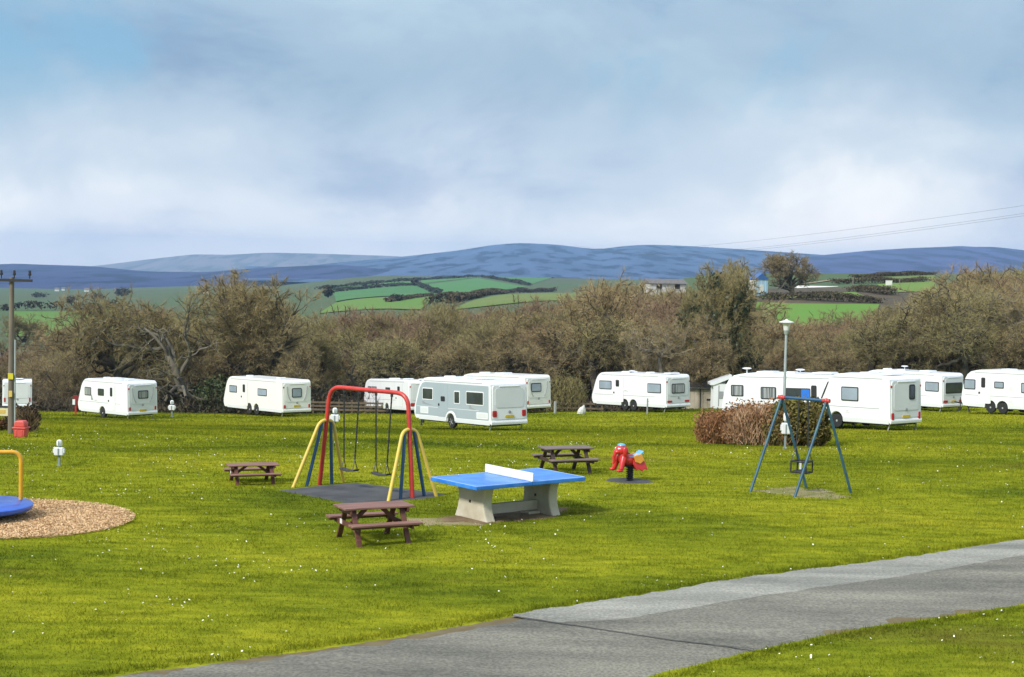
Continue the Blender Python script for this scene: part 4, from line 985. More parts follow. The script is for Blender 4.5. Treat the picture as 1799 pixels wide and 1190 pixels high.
caravan(1868, 733, 1905, 1689, 69, 'white twin axle caravan cut off by the right edge', dict(front='round', wheels=(.585, .705), win=[(.855, .97, 1.36, 1.96, Lg), (.57, .665, 1.5, 1.9, Lg), (.30, .40, 1.3, 1.9, Lg)], door=(.70, .83, (.755, .795, 1.5, 2.1, B_)), hatch=[(.47, .53, 1.4, 1.7), (.47, .53, .6, .9)], roof=((.62, .6, .8), (.35, .8, 1.0)), tail=dict()))
ci = caravan(1563, 757, 1619, 1438, 87, 'nearest white caravan on the right, narrow upright window in its tail', dict(front='slope', wheels=(.74,), win=[(.425, .665, 1.30, 1.96, Lg)], hatch=[(.55, .61, .75, .9)], roof=((.2, .9, .8), (.5, .7, .7)), frontglass=1, tail=dict(win=(.58, .76, 1.42, 2.12, B_), lz=(.45, .85), lw=.14, plz=.60, pz=.95, mpanel=M_PANEL)))
caravan(4, 722, 62, -70, 50, 'white caravan tail at the left edge behind the utility pole', dict(front='slope', wheels=(.5,), win=[(.7, .85, 1.4, 1.95, B_)], roof=((.3, .9, 1.0), (.1, .8, .6)), tail=dict(mpanel=M_PANEL, lz=(.75, 1.1), lw=.12, plate=0)))

# ---- odds and ends by the caravans
def place(o, p): o.location = p; return o
st = empty('entrance_step', onz(G(668, 727).x, G(668, 727).y - .2), R(40)); M_BLK = mat('dark_plastic', (.03, .035, .04), .6)
MB().box((0, 0, .2), (.6, .35, .04)).box((0, .25, .38), (.6, .3, .04)).build('tread', M_BLK, st); 
for x in (-.26, .26): MB().beam((x, -.2, 0), (x, .3, .4), .04, .05).build('leg', M_STEEL, st)
MB().tube([(-.28, -.2, 0), (-.28, -.2, .85), (-.28, .1, 1.15), (-.28, .45, 1.15)], .018, 8).build('handrail', M_STEEL, st)
tag(st, 'small entrance step with handrail at the half hidden caravan', 'step')
bk = empty('folding_chair', onz(G(690, 727).x, G(690, 727).y - .4), R(-20))
MB().box((0, 0, .32), (.5, .42, .03)).build('seat', mat('blue_canvas', (.05, .12, .25), .8), bk); MB().box((0, .24, .58), (.5, .03, .45), Matrix.Rotation(R(-12), 3, 'X')).build('backrest', mat('blue_canvas', (.05, .12, .25), .8), bk)
for x in (-.23, .23): MB().tube([(x, -.22, 0), (x, .22, .34)], .014, 6).build('leg', M_STEEL, bk); MB().tube([(x, .24, 0), (x, -.2, .34)], .014, 6).build('leg', M_STEEL, bk)
tag(bk, 'dark blue folding chair beside the entrance step', 'chair')
fp = empty('fire_point', G(133, 729)); M_REDP = mat('red_paint', (.50, .03, .025), .45, .15, scale=3)
MB().box((0, 0, .6), (.09, .09, 1.2)).build('post', M_REDP, fp); MB().box((.02, -.05, .95), (.36, .06, .5)).build('board', mat('dark_red_paint', (.22, .02, .02), .5), fp); MB().box((-.10, -.09, .8), (.16, .02, .34)).build('notice', M_WHITE, fp)
tag(fp, 'dark red fire point board at the nose of the left single axle caravan', 'fire point')
M_HOOK = mat('white_plastic', (.74, .75, .75), .45, .08); M_POSTG = mat('grey_post', (.22, .27, .28), .6, .15)
def hookup(px, py, hpx, label, rz=0.0, wide=1.0):
    g = G(px, py); s = hpx / (FPX / g.y); t = empty('hookup_post', g, rz, (s * wide, s * wide, s))     # local height 1
    MB().box((0, 0, .28), (.075, .075, .64)).box((0, 0, .02), (.16, .16, .05)).build('post', M_POSTG, t, .01)
    b = MB().box((0, -.03, .56), (.34, .2, .30)).build('socket_box', M_HOOK, t, .03)
    for x in (-.19, .19): MB().box((x, -.04, .58), (.05, .14, .16)).build('socket_flap', M_HOOK, b, .015)
    MB().box((0, -.135, .55), (.05, .02, .26)).build('spine', M_POSTG, b)
    MB().tube([(0, 0, .70), (0, 0, .78)], .06, 12).build('neck', M_POSTG, t)
    l = MB().lathe([(.09, .77), (.105, .80), (.105, .92), (.085, .97), (.04, .995)], 18).build('lamp_globe', mat('opal_globe', (.82, .83, .80), .3), t, smooth=True)
    MB().box((0, -.105, .87), (.035, .02, .17)).build('lamp_rib', M_POSTG, t)
    return tag(t, label, 'hook-up post', 'electric hook-up posts on the pitches')
hookup(104, 819, 47, 'white hook-up post in the open grass above the wood chips')
hookup(302, 733, 30, 'white hook-up post between the two left caravans')
hookup(588, 758, 42, 'white hook-up post behind the left swing leg')
hookup(1379, 789, 65, 'white hook-up post in front of the green half of the bush', 0, .66)
for px, py, h, w, lb_ in ((975, 727, 22, .09, 'thin grey post right of the cream caravan tail'), (1137, 728, 28, .05, 'thin white standpipe in front of the middle white caravan')):
    g = G(px, py); s = FPX / g.y; o = MB().tube([(0, 0, -.1), (0, 0, h / s)], w, 8).tube([(0, 0, h / s * .8), (.09, -.02, h / s * .8)], .02, 6).build('post' if w > .06 else 'standpipe', M_STEEL, None); o.location = g; tag(o, lb_, 'post')
g = G(1022, 728); o = MB().ell((0, 0, .22), (.26, .2, .36), 10, 7, fn=lambda q: Vector((q.x * (1 - .35 * q.z) + .3 * q.z, q.y, q.z * (1 + .2 * math.sin(4 * q.x))))).build('stone', mat('white_stone', (.62, .62, .58), .8, .2), None); o.location = g; tag(o, 'pale pointed stone left of the middle white caravan', 'stone')
# low rail fence behind the middle
fn_ = empty('rail_fence', onz(P(1015, 600, 106.5).x, 106.5)); M_FW = mat('weathered_wood', (.16, .12, .08), .9, .3)
for i in range(5): MB().box((i * .8 - 1.4, 0, .35), (.1, .1, 1.0)).build('post', M_FW, fn_)
for z in (.35, .68): MB().box((.2, -.07, z), (3.4, .04, .12)).build('rail', M_FW, fn_)
tag(fn_, 'short weathered rail fence left of the middle white caravan', 'fence')
fb = empty('rail_fence', onz(P(590, 600, 107).x, 107), R(2))
for i in range(9): MB().box((i * .9 - 2.4, 0, .45), (.09, .09, 1.2)).build('post', M_FW, fb)
for z in (.35, .6, .85): MB().box((1.2, -.07, z), (7.6, .04, .13)).build('rail', M_FW, fb)
tag(fb, 'brown rail fence behind the swings at the wood edge', 'fence')
# sheds between the caravans
M_BEIGE = mat('beige_boards', (.50, .43, .34), .8, .12, scale=2)
d = 107.0; a = P(1213, 724, d); z = gzf(a.x, d)
sh = empty('shed', (a.x - .4, d, z)); 
for i in range(9): MB().box((.18 + i * .31, 0, .7), (.30, .06, 1.6)).build('board', M_BEIGE, sh)
MB().box((2.76, 1.4, .7), (.06, 2.7, 1.6)).box((.03, 1.4, .7), (.06, 2.7, 1.6)).box((1.4, 2.75, .7), (2.7, .06, 1.6)).build('wall', M_BEIGE, sh)
MB().prism([(-.25, 1.52), (2.95, 1.52), (2.95, 1.58), (1.35, 2.08), (-.25, 1.58)], lambda u_, v_, w_: (w_, u_, v_), -.2, 2.95).build('roof', M_SLATE, sh)
MB().box((1.05, -.05, .7), (.06, .05, 1.6)).build('downpipe', M_CHASSIS, sh); MB().box((1.75, -.045, .75), (.5, .03, .12)).build('letter_plate', M_CHASSIS, sh); MB().box((1.4, -.16, 1.53), (3.1, .08, .08)).build('gutter', M_CHASSIS, sh)
tag(sh, 'beige shed with grey roof between the two middle caravans', 'shed')
d = 104.0; a = P(1250, 720, d); z = gzf(a.x, d)
s2 = empty('porch', (a.x, d, z)); [MB().box((.55, y_, .85), (.95, .06, 1.7)).build('wall', M_WHITE, s2) for y_ in (0, 1.2)]
MB().prism([(-.15, 1.62), (.1, 1.62), (1.3, 2.12), (1.3, 2.34), (-.15, 1.76)], lambda u_, v_, w_: (u_, w_, v_), -.1, 1.3).build('roof', M_WHITE, s2); MB().box((.45, -.04, .9), (.05, .03, 1.4)).box((.62, -.04, .95), (.28, .03, .5)).build('panel_strip', M_TRIM, s2)
tag(s2, 'white lean-to with sloping roof beside the beige shed', 'shed')

# ================================================================== PLAYGROUND
M_PRED = mat('red_tube_paint', (.56, .040, .030), .42, c2=(.42, .035, .028), scale=7, coat=.2)
M_PYEL = mat('yellow_tube_paint', (.70, .50, .06), .45, c2=(.60, .44, .10), scale=7, coat=.2)
M_PBLU = mat('blue_tube_paint', (.020, .090, .20), .4, .25, scale=3, coat=.2)
M_TEAL = mat('worn_blue_tube', (.022, .075, .135), .45, c2=(.045, .125, .15), scale=4)
M_CHAIN = mat('chain_steel', (.07, .07, .065), .5, .2, metal=.6)
M_MAT = mat('rubber_mat', (.040, .041, .044), .9, c2=(.075, .076, .078), scale=1.5, bump=.4, bscale=60)
def bend(pts, r, n=6):
    """polyline with rounded corners"""
    pts = [Vector(p) for p in pts]; out = [pts[0]]
    for a, b, c in zip(pts[:-2], pts[1:-1], pts[2:]):
        u_ = (a - b).normalized(); v_ = (c - b).normalized(); rr_ = min(r, (a - b).length * .48, (c - b).length * .48)
        p, q = b + u_ * rr_, b + v_ * rr_
        for i in range(n + 1):
            f = i / n; out.append(p.lerp(b, f).lerp(b.lerp(q, f), f))
    out.append(pts[-1]); return out
def chain(p, q, parent, link=.055, name='chain'):
    """interlocked flat links; every other one turned"""
    p = Vector(p); q = Vector(q); a = (q - p); n = int(a.length / link); a.normalize(); s_ = a.orthogonal().normalized(); t_ = a.cross(s_); mb = MB()
    for i in range(n):
        c = p + a * (i + .5) * link; w = s_ if i % 2 else t_
        mb.beam(c - a * link * .62, c + a * link * .62, .016, .034, w)
    return mb.build(name, M_CHAIN, parent)
# -- two-seat swing
Lb, Rb = G(561, 852), G(725, 876); O = (Lb + Rb) / 2; O.z = gzf(O.x, O.y); u_ = (Rb - Lb); u_.z = 0; span = u_.length; u_.normalize(); n_ = Vector((u_.y, -u_.x, 0))
hL = (852 - 676) / (FPX / Lb.y); sw = empty('swing_set', O); rel = lambda p: Vector(p) - O
tl = Lb + u_ * .30 + Vector((0, 0, hL)); tr_ = Rb - u_ * .20 + Vector((0, 0, hL))
MB().tube([rel(p) for p in bend([Lb - Vector((0, 0, .1)), tl, tr_, Rb - Vector((0, 0, .1))], .34, 8)], .051, 14).build('arch', M_PRED, sw, smooth=True)
bar = lambda f: tl.lerp(tr_, f) 
for base, top, ya, yb, ba, bb in ((Lb, tl, G(512, 857), G(605, 848), G(537, 855), G(583, 851)), (Rb, tr_, G(681, 881), G(769, 872), G(703, 878), G(747, 873))):
    ap = base.lerp(top, .66); dn = Vector((0, 0, .1))
    hw = (yb - ya); hw.z = 0; hd = hw.normalized()
    MB().tube([rel(p) for p in bend([ya - dn, ap - hd * .19, ap + hd * .19, yb - dn], .22, 7)], .042, 12).build('hoop', M_PYEL, sw, smooth=True)
    MB().tube([rel(ba - dn), rel(ap - hd * .13 - Vector((0, 0, .05)))], .040, 12).build('leg', M_PBLU, sw, smooth=True)
    MB().tube([rel(bb - dn), rel(ap + hd * .13 - Vector((0, 0, .05)))], .040, 12).build('leg', M_PBLU, sw, smooth=True)
for f in (.285, .70):
    c = bar(f); seat = Vector((c.x, c.y, O.z + .44)) + n_ * .04
    s_ = MB().prism([(-.23, .02), (-.2, 0), (0, -.025), (.2, 0), (.23, .02), (.23, .05), (.2, .035), (0, .012), (-.2, .035), (-.23, .05)], lambda a, b, w: rel(seat) + u_ * a + n_ * w + Vector((0, 0, b)), -.09, .09).build('seat', mat('swing_seat', (.05, .05, .05), .8, .2), sw)
    for sg in (1, -1):
        top = c + u_ * .24 * sg - Vector((0, 0, .05)); mid = seat + u_ * .17 * sg + Vector((0, 0, .27))
        MB().box(rel(top) + Vector((0, 0, .0)), (.06, .06, .12)).build('hanger', M_CHAIN, s_)
        chain(rel(top), rel(mid), s_)
        for e in (-.08, .08): MB().tube([rel(mid), rel(seat + u_ * .18 * sg + n_ * e + Vector((0, 0, .03)))], .011, 6).build('seat_rod', M_CHAIN, s_)
tag(sw, 'two-seat swing with red arch and splayed yellow and blue legs', 'swing')
mp_ = [G(482, 862), G(560, 853), G(625, 847.5), G(700, 857), G(792, 868), G(760, 876), G(690, 882), G(615, 887.5), G(560, 876)]
mp_ = resample(mp_ + [mp_[0]], .35)[:-1]; mat_o = sheet('rubber_mat', mp_, M_MAT, .022, kind=None); tag(mat_o, 'black rubber safety mat on the grass under the two-seat swing', 'mat')
bare(mp_)
# -- toddler swing
f1a, f1b, f2a, f2b = G(1316, 865), G(1419, 858), G(1394, 874), G(1497, 866)
A1 = (f1a + f1b) / 2; A2 = (f2a + f2b) / 2; O2 = (A1 + A2) / 2; O2.z = gzf(O2.x, O2.y); hb = (866 - 700) / (FPX / O2.y)
t1 = Vector((A1.x, A1.y, O2.z + hb)); t2 = Vector((A2.x, A2.y, O2.z + hb)); ts_ = empty('toddler_swing', O2); rel2 = lambda p: Vector(p) - O2; dn = Vector((0, 0, .1))
ub = (t2 - t1).normalized(); nb = Vector((ub.y, -ub.x, 0))
MB().tube([rel2(t1 - ub * .05), rel2(t2 + ub * .05)], .036, 12).build('top_bar', M_PBLU, ts_, smooth=True)
for t_, fa, fb_ in ((t1, f1a, f1b), (t2, f2a, f2b)):
    for e in (fa, fb_):
        MB().tube([rel2(e - dn), rel2(t_)], .034, 12).build('leg', M_TEAL, ts_, smooth=True)
    MB().ell(rel2(t_), (.062, .062, .062), 14, 8).tube([rel2(t_ - ub * .09), rel2(t_ + ub * .09)], .05, 12).build('bracket', M_PRED, ts_, smooth=True)
cs_ = (t1 + t2) / 2; cs_.z = O2.z + .62
cr = empty('cradle_seat', rel2(cs_)); cr.parent = ts_
cw, cd, chh = .20, .17, .26
crnr = [ub * a + nb * b for a, b in ((-cw, -cd), (cw, -cd), (cw, cd), (-cw, cd))]
for i in range(4):
    for z in (-.12, chh - .12): MB().tube([crnr[i] + Vector((0, 0, z)), crnr[(i + 1) % 4] + Vector((0, 0, z))], .021, 8).build('rail', M_RUBBER, cr)
    MB().tube([crnr[i] + Vector((0, 0, -.12)), crnr[i] + Vector((0, 0, chh - .12))], .018, 8).build('upright', M_RUBBER, cr)
MB().box((0, 0, -.12), (.34, .34, .03)).build('seat_base', M_RUBBER, cr); MB().box(tuple(ub * -.12 + Vector((0, 0, .02)) - nb * .17), (.05, .02, .2)).build('label_plate', M_HOOK, cr)
for sg in (-1, 1):
    tp_ = t1.lerp(t2, .5 + sg * .10); 
    m_ = cs_ + ub * sg * .16 + Vector((0, 0, .45)); chain(rel2(tp_) , rel2(m_), ts_)
    for e in (-1, 1): MB().tube([rel2(m_), rel2(cs_ + ub * sg * cw + nb * e * cd + Vector((0, 0, chh - .12)))], .009, 6).build('chain_leg', M_CHAIN, ts_)
tag(ts_, 'blue A-frame toddler swing with red brackets and cradle seat', 'swing')
M_SOIL = mat('trodden_soil', (.28, .22, .11), .95, c2=(.17, .165, .035), scale=1.6, coords='Position', bump=.5, bscale=18, lo=.4, hi=.6)
wp = blob(O2.x + .05, O2.y, 1.05, .95, 60, 5, .3); sheet('worn_patch', wp, M_SOIL, .010); bare(wp, .45)
# -- table tennis table
zt = .76 * 1.06; Nn, Rr, Lf = G(840, 852, zt), G(1032, 839, zt), G(754, 837, zt); c = (Rr + Lf) / 2; ang = R(38)
tt = empty('table_tennis_table', onz(c.x, c.y), ang, 1.075); TL, TW = 2.74, 1.525
M_TBL = mat('blue_table_paint', (.018, .165, .60), .32, c2=(.05, .25, .70), scale=3.5, spec=.6); M_CONC = mat('cast_concrete', (.58, .53, .41), .9, c2=(.44, .39, .28), scale=2.5, bump=.5, bscale=30)
for sg in (-1, 1): MB().box((sg * TL / 4, 0, .735), (TL / 2 - .004, TW, .075)).build('table_top', M_TBL, tt, .012)
M_LINE = mat('white_line', (.45, .62, .80), .4)
for y in (-TW / 2 + .02, TW / 2 - .02): MB().box((0, y, .7745), (TL - .03, .022, .003)).build('line', M_LINE, tt)
for x in (-TL / 2 + .02, TL / 2 - .02): MB().box((x, 0, .7745), (.022, TW - .075, .003)).build('line', M_LINE, tt)
MB().box((0, 0, .775 + .085), (.028, TW + .02, .17)).build('net_plate', mat('white_steel', (.82, .82, .82), .4), tt, .008)
def hour(w0, w1, w2, h):
    out = []
    for sg in (1, -1):
        zs = [i / 12 for i in range(13)]; zs = zs if sg == 1 else zs[::-1]
        for f in zs:
            w = w1 + (w0 - w1) * (1 - f) ** 2.2 * 1.0 + (w2 - w1) * f ** 2.6
            out.append((sg * w / 2, f * h))
    return out
for x in (-.82, .82):
    MB().prism(hour(1.08, .68, 1.0, .697), lambda a, b, w: (x + w, a, b), -.11, .11).build('leg', M_CONC, tt, .025)
    MB().box((x - .114, .02, .36), (.012, .05, .05)).build('bolt_hole', M_CHASSIS, tt)
MB().box((0, 0, .17), (1.42, .12, .20)).build('cross_beam', M_CONC, tt, .015); MB().box((.55, -.02, .035), (.3, .3, .05)).build('foot_pad', M_CONC, tt, .01)
tag(tt, 'blue-topped concrete table tennis table with white net plate', 'table tennis table')
wp = blob(c.x, c.y - .1, 1.65, .75, 70, 8, .26, ang); sheet('soil_patch', wp, mat('brown_soil', (.13, .075, .038), .95, c2=(.22, .15, .075), scale=2, coords='Position', bump=.6, bscale=15), .010); bare(wp, .16)
q_ = G(765, 917); wp = blob(q_.x, q_.y, .85, .5, 60, 12, .4, .2); sheet('worn_patch', wp, M_SOIL, .007); bare(wp, .4)
# -- picnic tables
M_WOOD = mat('brown_stained_wood', (.150, .052, .032), .6, c2=(.085, .030, .019), scale=4, stretch=(.3, 3, 3), bump=.3, bscale=25)
M_WOODT = mat('weathered_table_wood', (.270, .135, .105), .65, c2=(.17, .080, .060), scale=4, stretch=(.3, 3, 3), bump=.3, bscale=25)
def picnic(px, py, ang, scale, label, tagx=0, m1=None, m2=None):
    g = G(px, py); t = empty('picnic_table', g, ang, scale); m1 = m1 or M_WOODT; m2 = m2 or M_WOOD
    for i in range(5): MB().box((0, (i - 2) * .142, .725), (1.55, .132, .042)).build('top_plank', m1, t, .008)
    for sg in (-1, 1):
        for i in range(2): MB().box((0, sg * (.585 + i * .142), .435), (1.55, .132, .042)).build('bench_plank', m1, t, .008)
        for i in (0, 1):
            x = -.54 + i * 1.08
            MB().beam((x, sg * .20, .70), (x, sg * .62, -.04), .05, .11, (1, 0, 0)).build('leg', m2, t, .006)
    for x in (-.585, .585):
        sg = 1 if x > 0 else -1
        MB().box((x, 0, .365), (.045, 1.44, .10)).build('bench_bearer', m2, t, .006); MB().box((x + sg * .046, 0, .655), (.045, .68, .10)).build('top_bearer', m2, t, .006)
        MB().beam((x - sg * .07, 0, .36), (x * .28, 0, .69), .09, .045, (0, 1, 0)).build('brace', m2, t, .005)
    for sg in (-1, 1): MB().box((0, sg * .655, .385), (1.50, .03, .05)).build('bench_rail', m2, t)
    if tagx: MB().box((-.612, .30, .385), (.008, .12, .10)).build('notice', M_HOOK, t)
    return tag(t, label, 'picnic table', 'wooden picnic tables on the grass')
picnic(656, 949, R(27), .92, 'nearest brown picnic table, beside the table tennis table', 1)
M_WD2 = mat('dark_stained_wood', (.070, .038, .027), .6, c2=(.040, .022, .017), scale=4, stretch=(.3, 3, 3)); M_WT2 = mat('grey_brown_table_wood', (.20, .15, .125), .65, c2=(.13, .095, .078), scale=4, stretch=(.3, 3, 3))
picnic(993, 829, R(22), .87, 'dark picnic table between the table tennis table and the spring rider', 0, M_WT2, M_WD2)
picnic(443, 848, R(20), (.78, .74, .60), 'small low picnic table left of the two-seat swing', 1)
# -- spring rider
g = G(1106, 845); sr = empty('spring_rider', g, R(205)); k_ = .95 / .92
sr.scale = (k_,) * 3
M_SRED = mat('red_rider_shell', (.60, .025, .022), .28, .15, scale=6, coat=.5); M_SYEL = mat('orange_rider_shell', (.75, .33, .02), .3, .15, scale=6, coat=.4); M_SBLU = mat('light_blue_shell', (.14, .42, .72), .3, .15, coat=.4)
cq = [(.075 * math.cos(i * .62), .075 * math.sin(i * .62), .02 + i * .0052) for i in range(64)]
MB().tube(cq, .019, 6).build('spring', M_RUBBER, sr, smooth=True); MB().tube([(0, 0, 0), (0, 0, .34)], .055, 14).build('post', M_RUBBER, sr); MB().box((0, 0, .37), (.42, .16, .03)).build('mount_plate', M_RUBBER, sr)
def egg(q): return Vector((q.x, q.y * (1 + .1 * q.z), q.z))
bd = MB().ell((.06, 0, .52), (.20, .15, .15), 18, 12).ell((.20, 0, .60), (.13, .15, .20), 18, 12)
bd.build('body', M_SRED, sr, smooth=True)
hd_ = MB().ell((.26, 0, .76), (.135, .15, .13), 20, 14).ell((.37, 0, .72), (.075, .10, .065), 16, 10).tube([(.41, 0, .70), (.45, 0, .60), (.44, 0, .50), (.47, 0, .44)], [.05, .044, .038, .03], 12).build('head', M_SRED, sr, smooth=True)
for sg in (-1, 1):
    MB().ell((.22, sg * .165, .74), (.075, .03, .12), 14, 9).build('ear', M_SRED, sr, smooth=True); MB().ell((.365, sg * .075, .80), (.022, .022, .026), 10, 7).build('eye', M_HOOK, sr, smooth=True)
    MB().tube([(.24, sg * .11, .58), (.30, sg * .15, .44), (.34, sg * .17, .31)], [.085, .07, .06], 12).ell((.37, sg * .17, .285), (.09, .06, .04), 14, 8).build('foreleg', M_SRED, sr, smooth=True)
    MB().prism([(-.02, .60), (-.20, .64), (-.33, .46), (-.40, .27), (-.30, .30), (-.24, .24), (-.16, .30), (-.08, .27), (0, .42)], lambda a, b, w: (a, sg * (.10 + w + (.62 - b) * .12), b), 0, .05).build('flank', M_SRED, sr, .015)
    MB().prism([(0, .62), (-.21, .67), (-.30, .52), (-.18, .43), (-.04, .48)], lambda a, b, w: (a, sg * (.125 + w + (.62 - b) * .12), b), .03, .055).build('flank_patch', M_SYEL, sr, .012)
MB().ell((-.22, 0, .54), (.13, .13, .13), 16, 10).build('rump', M_SYEL, sr, smooth=True)
MB().prism([(.10, .62), (-.06, .60), (-.20, .66), (-.30, .74), (-.32, .70), (-.20, .60), (-.06, .55), (.10, .57)], lambda a, b, w: (a, w, b), -.13, .13).build('saddle', M_SBLU, sr, .02)
MB().ell((.25, 0, .875), (.10, .11, .05), 16, 8).build('cap', M_SBLU, sr, smooth=True)
MB().tube([(.16, -.24, .70), (.16, .24, .70)], .016, 8).build('handlebar', M_RUBBER, sr); 
tag(sr, 'red animal spring rider with light blue saddle and cap', 'spring rider')
wp = blob(g.x, g.y, .62, .55, 30, 3, .06); o = sheet('rider_mat', wp, M_MAT, .012, kind=None); tag(o, 'dark round rubber mat under the spring rider', 'mat'); bare(wp)
# -- roundabout on wood chips
gc = G(-44, 913); rb = empty('roundabout', onz(gc.x, gc.y)); M_RBLU = mat('blue_deck', (.015, .085, .50), .35, c2=(.03, .13, .58), scale=3, coat=.2)
MB().lathe([(1.06, .20), (1.10, .22), (1.12, .26), (1.12, .30), (1.09, .325), (.3, .335), (.02, .335)], 64).build('deck', M_RBLU, rb, smooth=True); MB().lathe([(.35, .0), (.35, .2), (.9, .2)], 32).build('bearing', M_CHASSIS, rb)
MB().tube([(0, 0, .33), (0, 0, 1.0)], .06, 14).build('centre_post', M_PYEL, rb, smooth=True)
M_ORNG = mat('orange_yellow_tube', (.75, .38, .02), .35, .12, coat=.2)
for i in range(3):
    a = R(38 + i * 120); b_ = R(78 + i * 120); r_ = .93; p, q = Vector((r_ * math.cos(a), r_ * math.sin(a), .33)), Vector((.35 * math.cos(b_ + .4), .35 * math.sin(b_ + .4), .33)); hh = Vector((0, 0, .98))
    MB().tube(bend([p, p + hh, q + hh, q], .2, 7), .042, 12).build('rail', M_ORNG, rb, smooth=True)
tag(rb, 'blue roundabout with orange-yellow rail at the left edge', 'roundabout')
wp = blob(gc.x, gc.y + .05, 3.12, 2.5, 70, 21, .04); bare(wp)
M_CHIPB = mat('chip_bed', (.36, .21, .10), .95, c2=(.50, .34, .18), scale=6, coords='Position', bump=.8, bscale=40)
sheet('chip_bed', wp, M_CHIPB, .03)
r_ = np.random.default_rng(33); n = 52000; a = r_.uniform(0, 6.28, n); rad = np.sqrt(r_.random(n)); x = gc.x + 3.14 * rad * np.cos(a); y = gc.y + .05 + 2.53 * rad * np.sin(a)
ok = (x / y > -.40); x, y = x[ok], y[ok]
M_CHIP = mat('wood_chip', (.78, .56, .32), .9, c2=(.50, .31, .15), scale=25, coords='Position', lo=.3, hi=.7)
cc = np.stack([x, y, gz(x, y) + .035 + r_.random(len(x)) * .03], 1); o = soup('wood_chips', leaf_quads(cc, .02, r_, .6), 4, M_CHIP); tag(o, 'tan wood chips spread around the roundabout', 'wood chips', kind='stuff')
# -- bush island
BG = 'bush island behind the toddler swing'
M_RUST = mat('rusty_bush', (.22, .100, .036), .9, c2=(.28, .145, .060), scale=1.6); M_RUSTT = mat('rusty_twigs', (.38, .20, .085), .9, c2=(.26, .11, .045), scale=2.2); M_PALET = mat('straw_twigs', (.62, .42, .25), .9, c2=(.36, .20, .11), scale=2.0)
shrub(1264, 779, 84, 58, 'low reddish-brown bare bush at the left end of the bush island', M_RUST, 41, 5200, .045, tw=4200, twm=M_RUSTT, name='bush', grp=BG, dpx=80, box=True)
shrub(1328, 781, 120, 76, 'straw and brown twiggy bush in the middle of the bush island', M_RUST, 42, 4600, .05, tw=6500, twm=M_PALET, name='bush', grp=BG, dpx=80, box=True)
shrub(1404, 783, 104, 79, 'clipped dark green bush at the right end of the bush island', mat('conifer_green', (.155, .138, .026), .85, c2=(.105, .078, .020), scale=2.5), 43, 17000, .06, tw=700, twm=M_RUSTT, name='bush', grp=BG, dpx=84, box=True)
# -- lamp post
d = 64.0; a = P(1378, 690, d); g = onz(a.x, d); topz = P(1381, 562, d).z - g.z; lp = empty('lamp_post', g); M_LPOST = mat('grey_lamp_post', (.42, .47, .48), .45, .12, metal=.3)
MB().tube([(0, 0, -.2), (0, 0, 1.1)], .085, 16).build('base', M_LPOST, lp, smooth=True); MB().tube([(0, 0, 1.1), (0, 0, topz - .55)], [.062, .05], 14).build('post', M_LPOST, lp, smooth=True)
MB().lathe([(.07, topz - .62), (.09, topz - .58), (.10, topz - .50), (.12, topz - .46), (.125, topz - .44)], 20).build('collar', M_LPOST, lp, smooth=True)
MB().lathe([(.11, topz - .44), (.16, topz - .15), (.165, topz - .12)], 20).build('diffuser', mat('opal_diffuser', (.68, .70, .68), .3), lp, smooth=True)
MB().lathe([(.17, topz - .12), (.31, topz - .115), (.31, topz - .09), (.14, topz - .04), (.06, topz - .02), (.05, topz + .02), (.01, topz + .03)], 28).build('cap', M_HOOK, lp, smooth=True)
tag(lp, 'grey lamp post with flat-capped lantern behind the bush island', 'lamp post')
# -- left edge: utility pole, bin, sign, shrubs
g = G(19, 762); s_ = FPX / g.y; hp = (762 - 486) / s_; up_ = empty('utility_pole', g); M_PW = mat('tarred_pole', (.13, .105, .08), .9, c2=(.20, .17, .13), scale=3, stretch=(3, 3, .3))
MB().tube([(0, 0, -.3), (0, 0, hp)], [.10, .075], 14).build('pole', M_PW, up_, smooth=True); MB().tube([(.14, -.03, -.1), (.13, -.03, hp * .60)], .028, 8).build('cable_guard', M_LPOST, up_)
ca = MB().box((-.15, -.12, hp - .10), (1.7, .08, .085)).build('crossarm', M_CHASSIS, up_)
for x in (-.85, -.3, .12, .62): MB().lathe([(.02, 0), (.02, .1), (.05, .11), (.055, .16), (.035, .2), (.05, .22), (.03, .27)], 10, (x, -.12, hp - .04)).build('insulator', M_CHASSIS, ca)
M_YEL = mat('yellow_sign', (.62, .52, .03), .5, .15)
MB().box((.02, -.125, (762 - 660) / s_), (.17, .02, .20)).build('warning_sign', M_YEL, up_); MB().box((.02, -.13, (762 - 691) / s_), (.11, .02, .20)).build('number_plate', mat('pale_yellow', (.62, .45, .10), .5), up_)
tag(up_, 'wooden utility pole with crossarm and yellow signs at the left edge', 'utility pole')
g = G(37, 768); bn = empty('grit_bin', g, R(-8), (.74, .74, .92)); s_ = FPX / g.y; q = .56
M_BIN = mat('faded_red_plastic', (.62, .085, .070), .5, .12, scale=3)
MB().prism([(-.22, 0), (.22, 0), (.26, .30), (-.26, .30)], lambda a, b, w: (a, w * (1 + .1 * b), b), -.2, .2).build('tub', M_BIN, bn, .03)
for x in (-.12, .12): MB().box((x, -.205, .14), (.07, .03, .22)).build('rib', M_BIN, bn, .01)
MB().box((0, 0, .32), (.60, .50, .05)).build('rim', M_BIN, bn, .015)
MB().prism([(-.24, .345), (.24, .345), (.225, .50), (.17, .56), (-.17, .56), (-.225, .50)], lambda a, b, w: (a, w, b), -.2, .2).build('lid', M_BIN, bn, .04)
tag(bn, 'faded red plastic bin with domed lid beside the utility pole', 'bin')
g = G(0, 756); sn = empty('sign_board', g, R(-6)); s_ = FPX / g.y
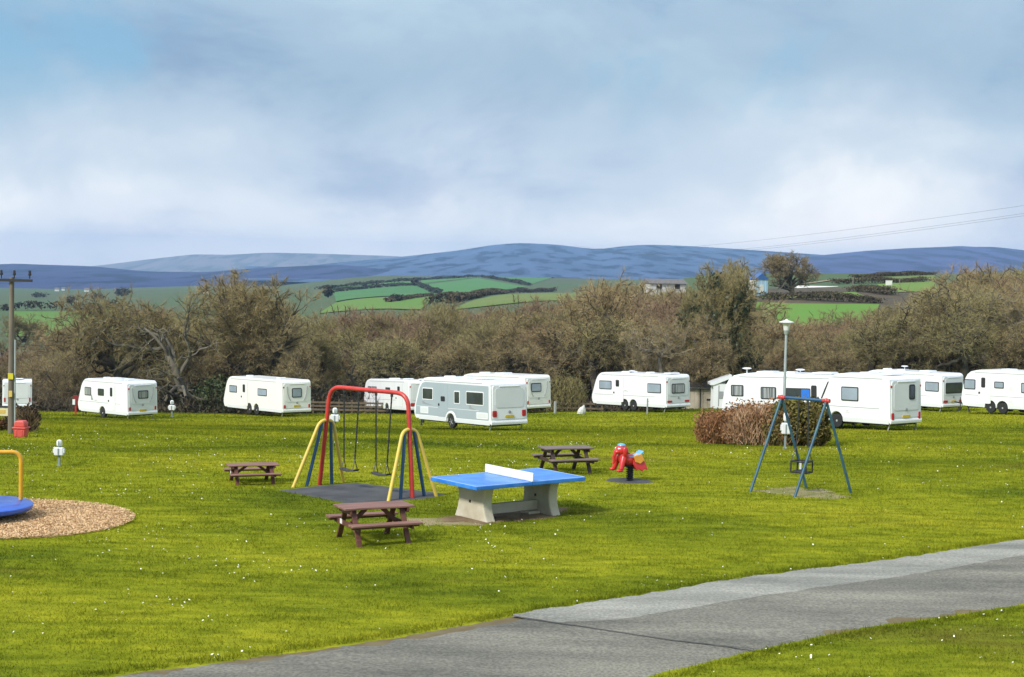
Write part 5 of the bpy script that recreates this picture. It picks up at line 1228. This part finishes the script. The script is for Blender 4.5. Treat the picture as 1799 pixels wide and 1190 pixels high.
for x in (-.55, .42): MB().box((x, 0, .35), (.08, .08, .9)).build('post', M_CHASSIS, sn)
MB().box((-.07, -.06, .66), (1.1, .03, .30)).build('board', mat('cream_board', (.66, .60, .36), .6), sn); MB().box((-.07, -.06, .83), (1.16, .08, .05)).build('top_rail', M_CHASSIS, sn)
for x, w in ((.12, .2), (-.3, .3)): MB().box((x, -.08, .66), (w, .008, .12)).build('emblem', mat('ochre_print', (.60, .42, .10), .6), sn)
tag(sn, 'cream sign board on posts cut off by the left edge', 'sign')
shrub(50, 759, 34, 46, 'dark reddish-brown pointed shrub behind the red bin', mat('copper_shrub', (.060, .030, .014), .9, c2=(.035, .030, .012), scale=2), 51, 1800, .05, tw=700, name='shrub', grp='shrubs by the sign', dpx=30)
shrub(27, 753, 36, 40, 'dark brown shrub behind the utility pole', mat('brown_shrub', (.055, .036, .020), .9, c2=(.07, .06, .03), scale=2), 52, 1500, .05, tw=600, name='shrub', grp='shrubs by the sign', dpx=30)
shrub(2, 757, 24, 20, 'small rust-red plant under the cream sign board', mat('rust_plant', (.20, .075, .03), .9, c2=(.06, .055, .015), scale=3), 53, 700, .05, name='shrub', grp='shrubs by the sign', dpx=20)
# -- overhead wires on the right
M_WIRE = mat('wire', (.12, .13, .15), .6)
for (a0, a1, lb_) in (((1960, 338), (1050, 428), 'upper overhead wire slanting across the sky on the right'), ((1960, 352), (1090, 436), 'lower overhead wire slanting across the sky on the right'), ((1960, 356), (1110, 437), 'overhead wire just under the lower one on the right')):
    p, q = P(*a0, 130), P(*a1, 640); q2 = p + (q - p) * 1.25; pts = []
    for i in range(41):
        f = i / 40; c = p.lerp(q2, f); pts.append(c - Vector((0, 0, 3.2 * 4 * f * (1 - f))))
    O_ = pts[0]; o = MB().tube([v - O_ for v in pts], [.011 + .022 * i / 40 for i in range(41)], 5, cap=False).build('overhead_wire', M_WIRE, None); o.location = O_; tag(o, lb_, 'wire', 'overhead wires')
for px, d, lb_ in ((1960, 130, 'pole'),):
    pass
make_grass()
make_daisies()
